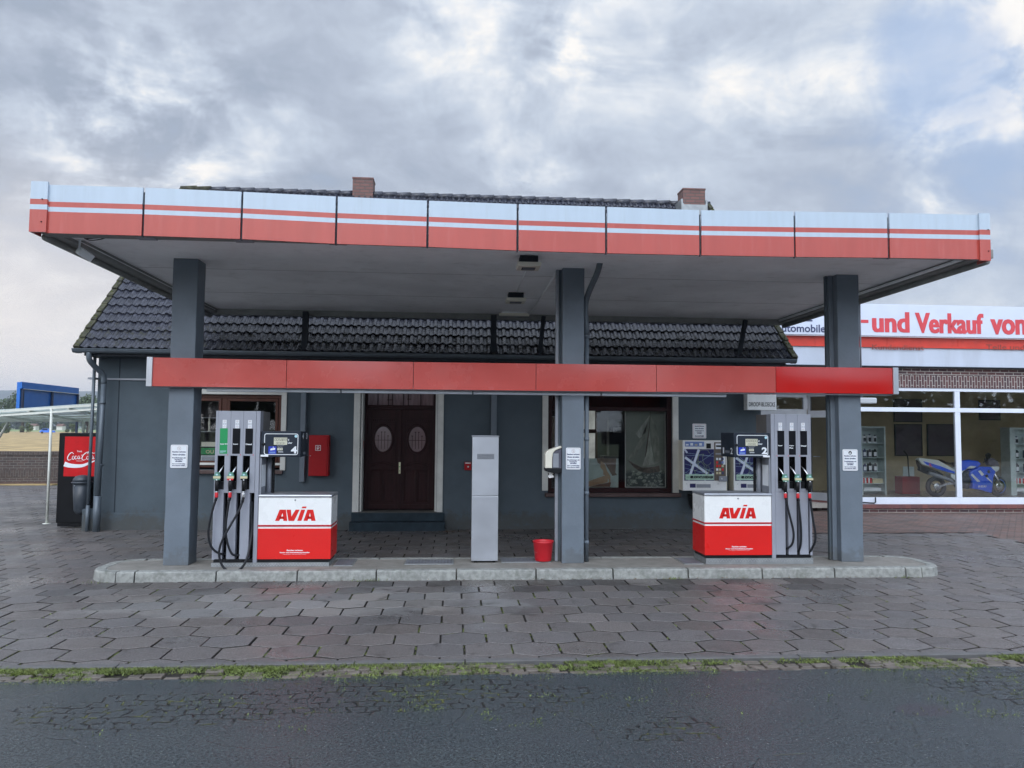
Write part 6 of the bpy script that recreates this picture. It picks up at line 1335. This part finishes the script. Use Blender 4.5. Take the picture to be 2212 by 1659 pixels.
for yy_, zb_ in ((20.5, 2.2), (21.95, 0), (23.40, 0)): MB().box(-11.018, -10.975, yy_, yy_+.07, zb_, 2.955, m_sframe).obj('support_post', t)
yw = thing('yard_wall', 'low brown brick wall between the yard and the stubble field', 'wall', (-16, 27.9, 0))
A0, A1 = Vector((-40, 25.6, 0)), Vector((-7.0, 29.6, 0)); dw = (A1-A0).normalized(); nw = Vector((-dw.y, dw.x, 0))
def wseg(f0, f1, z0, z1, th, m, name, off=0.):
    a, b_ = A0+(A1-A0)*f0+nw*off, A0+(A1-A0)*f1+nw*off; mb = MB(); mb.prism([a+Vector((0, 0, z0)), b_+Vector((0, 0, z0)), b_+Vector((0, 0, z1)), a+Vector((0, 0, z1))], nw*th, m); mb.obj(name, yw)
wseg(0, 1, -.05, .02+.03, .34, mat('wall_foot', (.085, .055, .047), .8, var=.25, scale=8), 'plinth_course', -.03); wseg(0, 1, .05, 1.0, .28, m_yardwall, 'wall_body')
m_sold2 = brickmat('brick_coping', (.085, .060, .052), (.055, .042, .040), (.13, .12, .11), bw=.26, bh=.09, axis='zx', dirt=.5); wseg(0, 1, 1.0, 1.12, .34, m_sold2, 'coping', -.03)
for k in range(12): f_ = .02+k*.0853; wseg(f_, f_+.011, .05, 1.0, .05, m_yardwall, 'pilaster', -.052)
wseg(0, 1, .22, .46, .03, m_sold2, 'soldier_band', -.012)

# ---- countryside
def tree(name, label, base, H_, cr, ch, n, m, seed, leaf, group=None, lobes=14, trunk=.3):
    r_ = random.Random(seed); t = thing(name, label, 'tree', base, group); B0 = Vector(base)
    mb = MB(); tr = []; top = H_-ch
    mb.tube([B0+Vector((0, 0, -.3)), B0+Vector((trunk*.3, 0, top*.5)), B0+Vector((0, trunk*.4, top+ch*.35))], [trunk, trunk*.7, trunk*.3], m_bark, 8)
    cs = []
    for _ in range(lobes):
        a = r_.uniform(0, 6.28); q = r_.uniform(.15, .85)**.7; z = r_.uniform(.1, .95); w_ = math.sin(math.pi*min(1, z*.75+.2)); c_ = B0+Vector((math.cos(a)*cr*q*w_, math.sin(a)*cr*q*w_, top+ch*z)); cs.append((c_, cr*r_.uniform(.22, .42)))
        mb.tube([B0+Vector((0, 0, top*.8)), (B0+Vector((0, 0, top))).lerp(c_, .5), c_], [trunk*.35, trunk*.2, trunk*.06], m_bark, 5)
    mb.obj('trunk', t); mb = MB(); vs, fs = [], []
    for _ in range(n):
        c_, rr_ = cs[r_.randrange(len(cs))]; d_ = Vector((r_.gauss(0, 1), r_.gauss(0, 1), r_.gauss(0, .8))).normalized()*rr_*r_.uniform(.45, 1.08); p = c_+d_
        a = Vector((r_.gauss(0, 1), r_.gauss(0, 1), r_.gauss(0, 1))).normalized(); b_ = a.cross(Vector((r_.gauss(0, 1), r_.gauss(0, 1), r_.gauss(0, 1)))).normalized(); s_ = leaf*r_.uniform(.6, 1.3); k = len(vs)
        vs += [p-a*s_, p+b_*s_*.6, p+a*s_, p-b_*s_*.6]; fs.append((k, k+1, k+2, k+3))
    mb.add(vs, fs, m); mb.obj('crown', t); return t
def GP(px, py): p = PG(px, py, -.02); return (p[0], p[1], -.02)
gp = GP(47, 934); tree('field_tree', 'lone leafy tree in the field left of the blue signboard', (gp[0], gp[1], -.05), 13.2, 7.0, 8.8, 7000, m_leaf, 1, .40, 'trees at the far edge of the field', 22, .75)
gp = GP(188, 936); tree('field_tree', 'dark tree showing right of the blue signboard', (gp[0], gp[1], -.05), 11.5, 6.0, 8.5, 5000, m_leaf, 2, .38, 'trees at the far edge of the field', 18, .6)
for i, (px_, py_, h_, lab) in enumerate(((12, 936, 2.7, 'low bush in the field at the left picture edge'), (57, 935, 3.0, 'bush at the foot of the lone field tree'), (154, 935, 2.8, 'small bush in the field right of the blue car'))):
    gp = GP(px_, py_); tree('field_bush', lab, (gp[0], gp[1], -.05), h_, h_*.75, h_*.9, 900, m_leaf2, 30+i, .22, 'bushes in the field', 8, .08)
# distant wood, hill
r_ = random.Random(8); mb = MB(); vs, fs = [], []
for k in range(230):
    x = -620+k*3.6+r_.uniform(-2, 2); y = 560+r_.uniform(-60, 160); h = r_.uniform(7, 13); cr = r_.uniform(4, 7)
    for _ in range(60):
        d_ = Vector((r_.gauss(0, .5)*cr, r_.gauss(0, .5)*cr, r_.uniform(0, 1)**.7*h)); p = Vector((x, y, 0))+d_; a = Vector((r_.gauss(0, 1), r_.gauss(0, 1), r_.gauss(0, 1))).normalized(); b_ = a.cross(Vector((r_.gauss(0, 1), r_.gauss(0, 1), 1))).normalized(); s_ = r_.uniform(1.2, 2.4); q = len(vs); vs += [p-a*s_, p+b_*s_, p+a*s_, p-b_*s_]; fs.append((q, q+1, q+2, q+3))
mb.add(vs, fs, m_far); o = mb.obj('distant_wood'); o['kind'] = 'stuff'
mb = MB(); vs = []; nx, ny = 120, 14
for j in range(ny+1):
    for i in range(nx+1):
        x = -3800+6200*i/nx; y = 1900+1500*j/ny; pr_ = math.sin(math.pi*min(1, j/ny*1.02))**.8
        h = (112+24*mn.noise((x*.0012, 0, 1))+9*mn.noise((x*.007, y*.003, 2))+5*mn.noise((x*.03, y*.01, 5)))*pr_-1; vs.append((x, y, h))
mb.add(vs, [(j*(nx+1)+i, j*(nx+1)+i+1, (j+1)*(nx+1)+i+1, (j+1)*(nx+1)+i) for j in range(ny) for i in range(nx)], m_hill, True); o = mb.obj('hills'); o['kind'] = 'structure'
for i, (px_, lab) in enumerate(((70, 'tiny pale farmhouse in front of the distant wood'), (128, 'tiny white barn near the distant wood right of the shelter post'))):
    p = PY(px_, 921, 480); t = thing('farm_house', lab, 'farmhouse', (p[0], 480, 0)); MB().box(p[0]-1.6, p[0]+1.8, 480, 484, -.1, 2.4, m_house).obj('wall', t); mb = MB(); mb.prism([(p[0]-1.8, 479.5, 2.4), (p[0]-1.8, 484.5, 2.4), (p[0]-1.8, 482, 3.8)], (3.8, 0, 0), m_hroof); mb.obj('roof', t)
# blue car on the far road
gp = PG(97, 936.5, -.02); cx0, cyy = PY(85, 936, gp[1])[0]+.0, gp[1]
t = thing('parked_car', 'small bright blue hatchback far off at the edge of the field', 'car', (cx0+1.9, cyy, -.02)); m_carb = mat('car_blue', (.02, .16, .75), .25, coat=.6); Z0 = .0
mb = MB(); mb.prism([(cx0+a, cyy, Z0+b_) for a, b_ in ((0, .3), (.05, .75), (.35, .95), (.85, 1.38), (2.2, 1.42), (3.0, .98), (3.7, .82), (3.85, .3))][::-1], (0, 1.6, 0), m_carb); mb.obj('body', t, bevel=.08)
mb = MB(); mb.prism([(cx0+a, cyy-.01, Z0+b_) for a, b_ in ((.55, .95), (.95, 1.32), (2.15, 1.34), (2.75, .96))][::-1], (0, .02, 0), m_dark); mb.obj('side_window', t)
for q in (.75, 3.05): MB().lathe((cx0+q, cyy-.02, .30), [(.32, .2), (.32, 0), (.2, 0), (.18, .02), (0, .02)], m_rub, 18, 'y').obj('wheel', t)

# ---- across the road, behind the photographer: what the panes and the panels reflect
t = thing('opposite_house', 'brick house across the road behind the camera, mirrored in the panes', 'house', (4, -22, 0))
MB().box(-3, 10, -30, -22, -.02, 4.4, m_brick).obj('wall', t); mb = MB(); mb.prism([(-3.5, -31, 4.4), (-3.5, -21, 4.4), (-3.5, -26, 8.6)], (14, 0, 0), m_hroof); mb.obj('roof', t)
for k in range(4): f_ = MB().box(-1.8+k*3, -.5+k*3, -22.0, -21.93, 1.1, 2.6, m_pvc).obj('window', t); MB().box(-1.7+k*3, -.6+k*3, -21.93, -21.91, 1.2, 2.5, m_dark).obj('pane', f_)
for i, (x_, y_) in enumerate(((-9, -20), (-17, -23), (15, -20))): tree('garden_tree', ('leafy garden tree behind the camera nearest the brick house', 'leafy garden tree behind the camera far to the left', 'leafy garden tree behind the camera to the right')[i], (x_, y_, -.02), 8.5, 3.6, 6, 2500, m_leaf, 50+i, .32, 'garden trees behind the camera', 14, .22)

t = thing('added_hedge', 'tall dense hedge added unseen behind the camera, mirrored in the panes', 'hedge', (30, -18, 0), None)  # unseen hedge, added so the panes mirror something dark
rq = random.Random(77); vs, fs = [], []
for _ in range(9000):
    p = Vector((rq.uniform(11, 62), -18+rq.gauss(0, .7), 5.2*rq.random()**.8+rq.gauss(0, .25))); a = Vector((rq.gauss(0, 1), rq.gauss(0, 1), rq.gauss(0, 1))).normalized(); b_ = a.cross(Vector((rq.gauss(0, 1), rq.gauss(0, 1), 1))).normalized(); s_ = rq.uniform(.18, .36); k = len(vs); vs += [p-a*s_, p+b_*s_, p+a*s_, p-b_*s_]; fs.append((k, k+1, k+2, k+3))
mb = MB(); mb.add(vs, fs, m_leaf); mb.obj('foliage', t); mb = MB(); mb.box(11, 62, -18.3, -17.7, -.02, 3.8, m_leaf2); mb.obj('inner_twigs', t)

# ---- haze over the fields
mh = bpy.data.materials.new('haze_air'); mh.use_nodes = True; setctx(mh); N.clear()
pv_ = N.new('ShaderNodeVolumePrincipled'); pv_.inputs['Color'].default_value = (.80, .88, 1, 1); pv_.inputs['Density'].default_value = .00034; pv_.inputs['Anisotropy'].default_value = .2
ho = N.new('ShaderNodeOutputMaterial'); L.new(pv_.outputs[0], ho.inputs['Volume'])
mb = MB(); mb.box(-5200, 5200, -1600, 6200, -2.0, 175, mh); o = mb.obj('haze', kind='stuff')
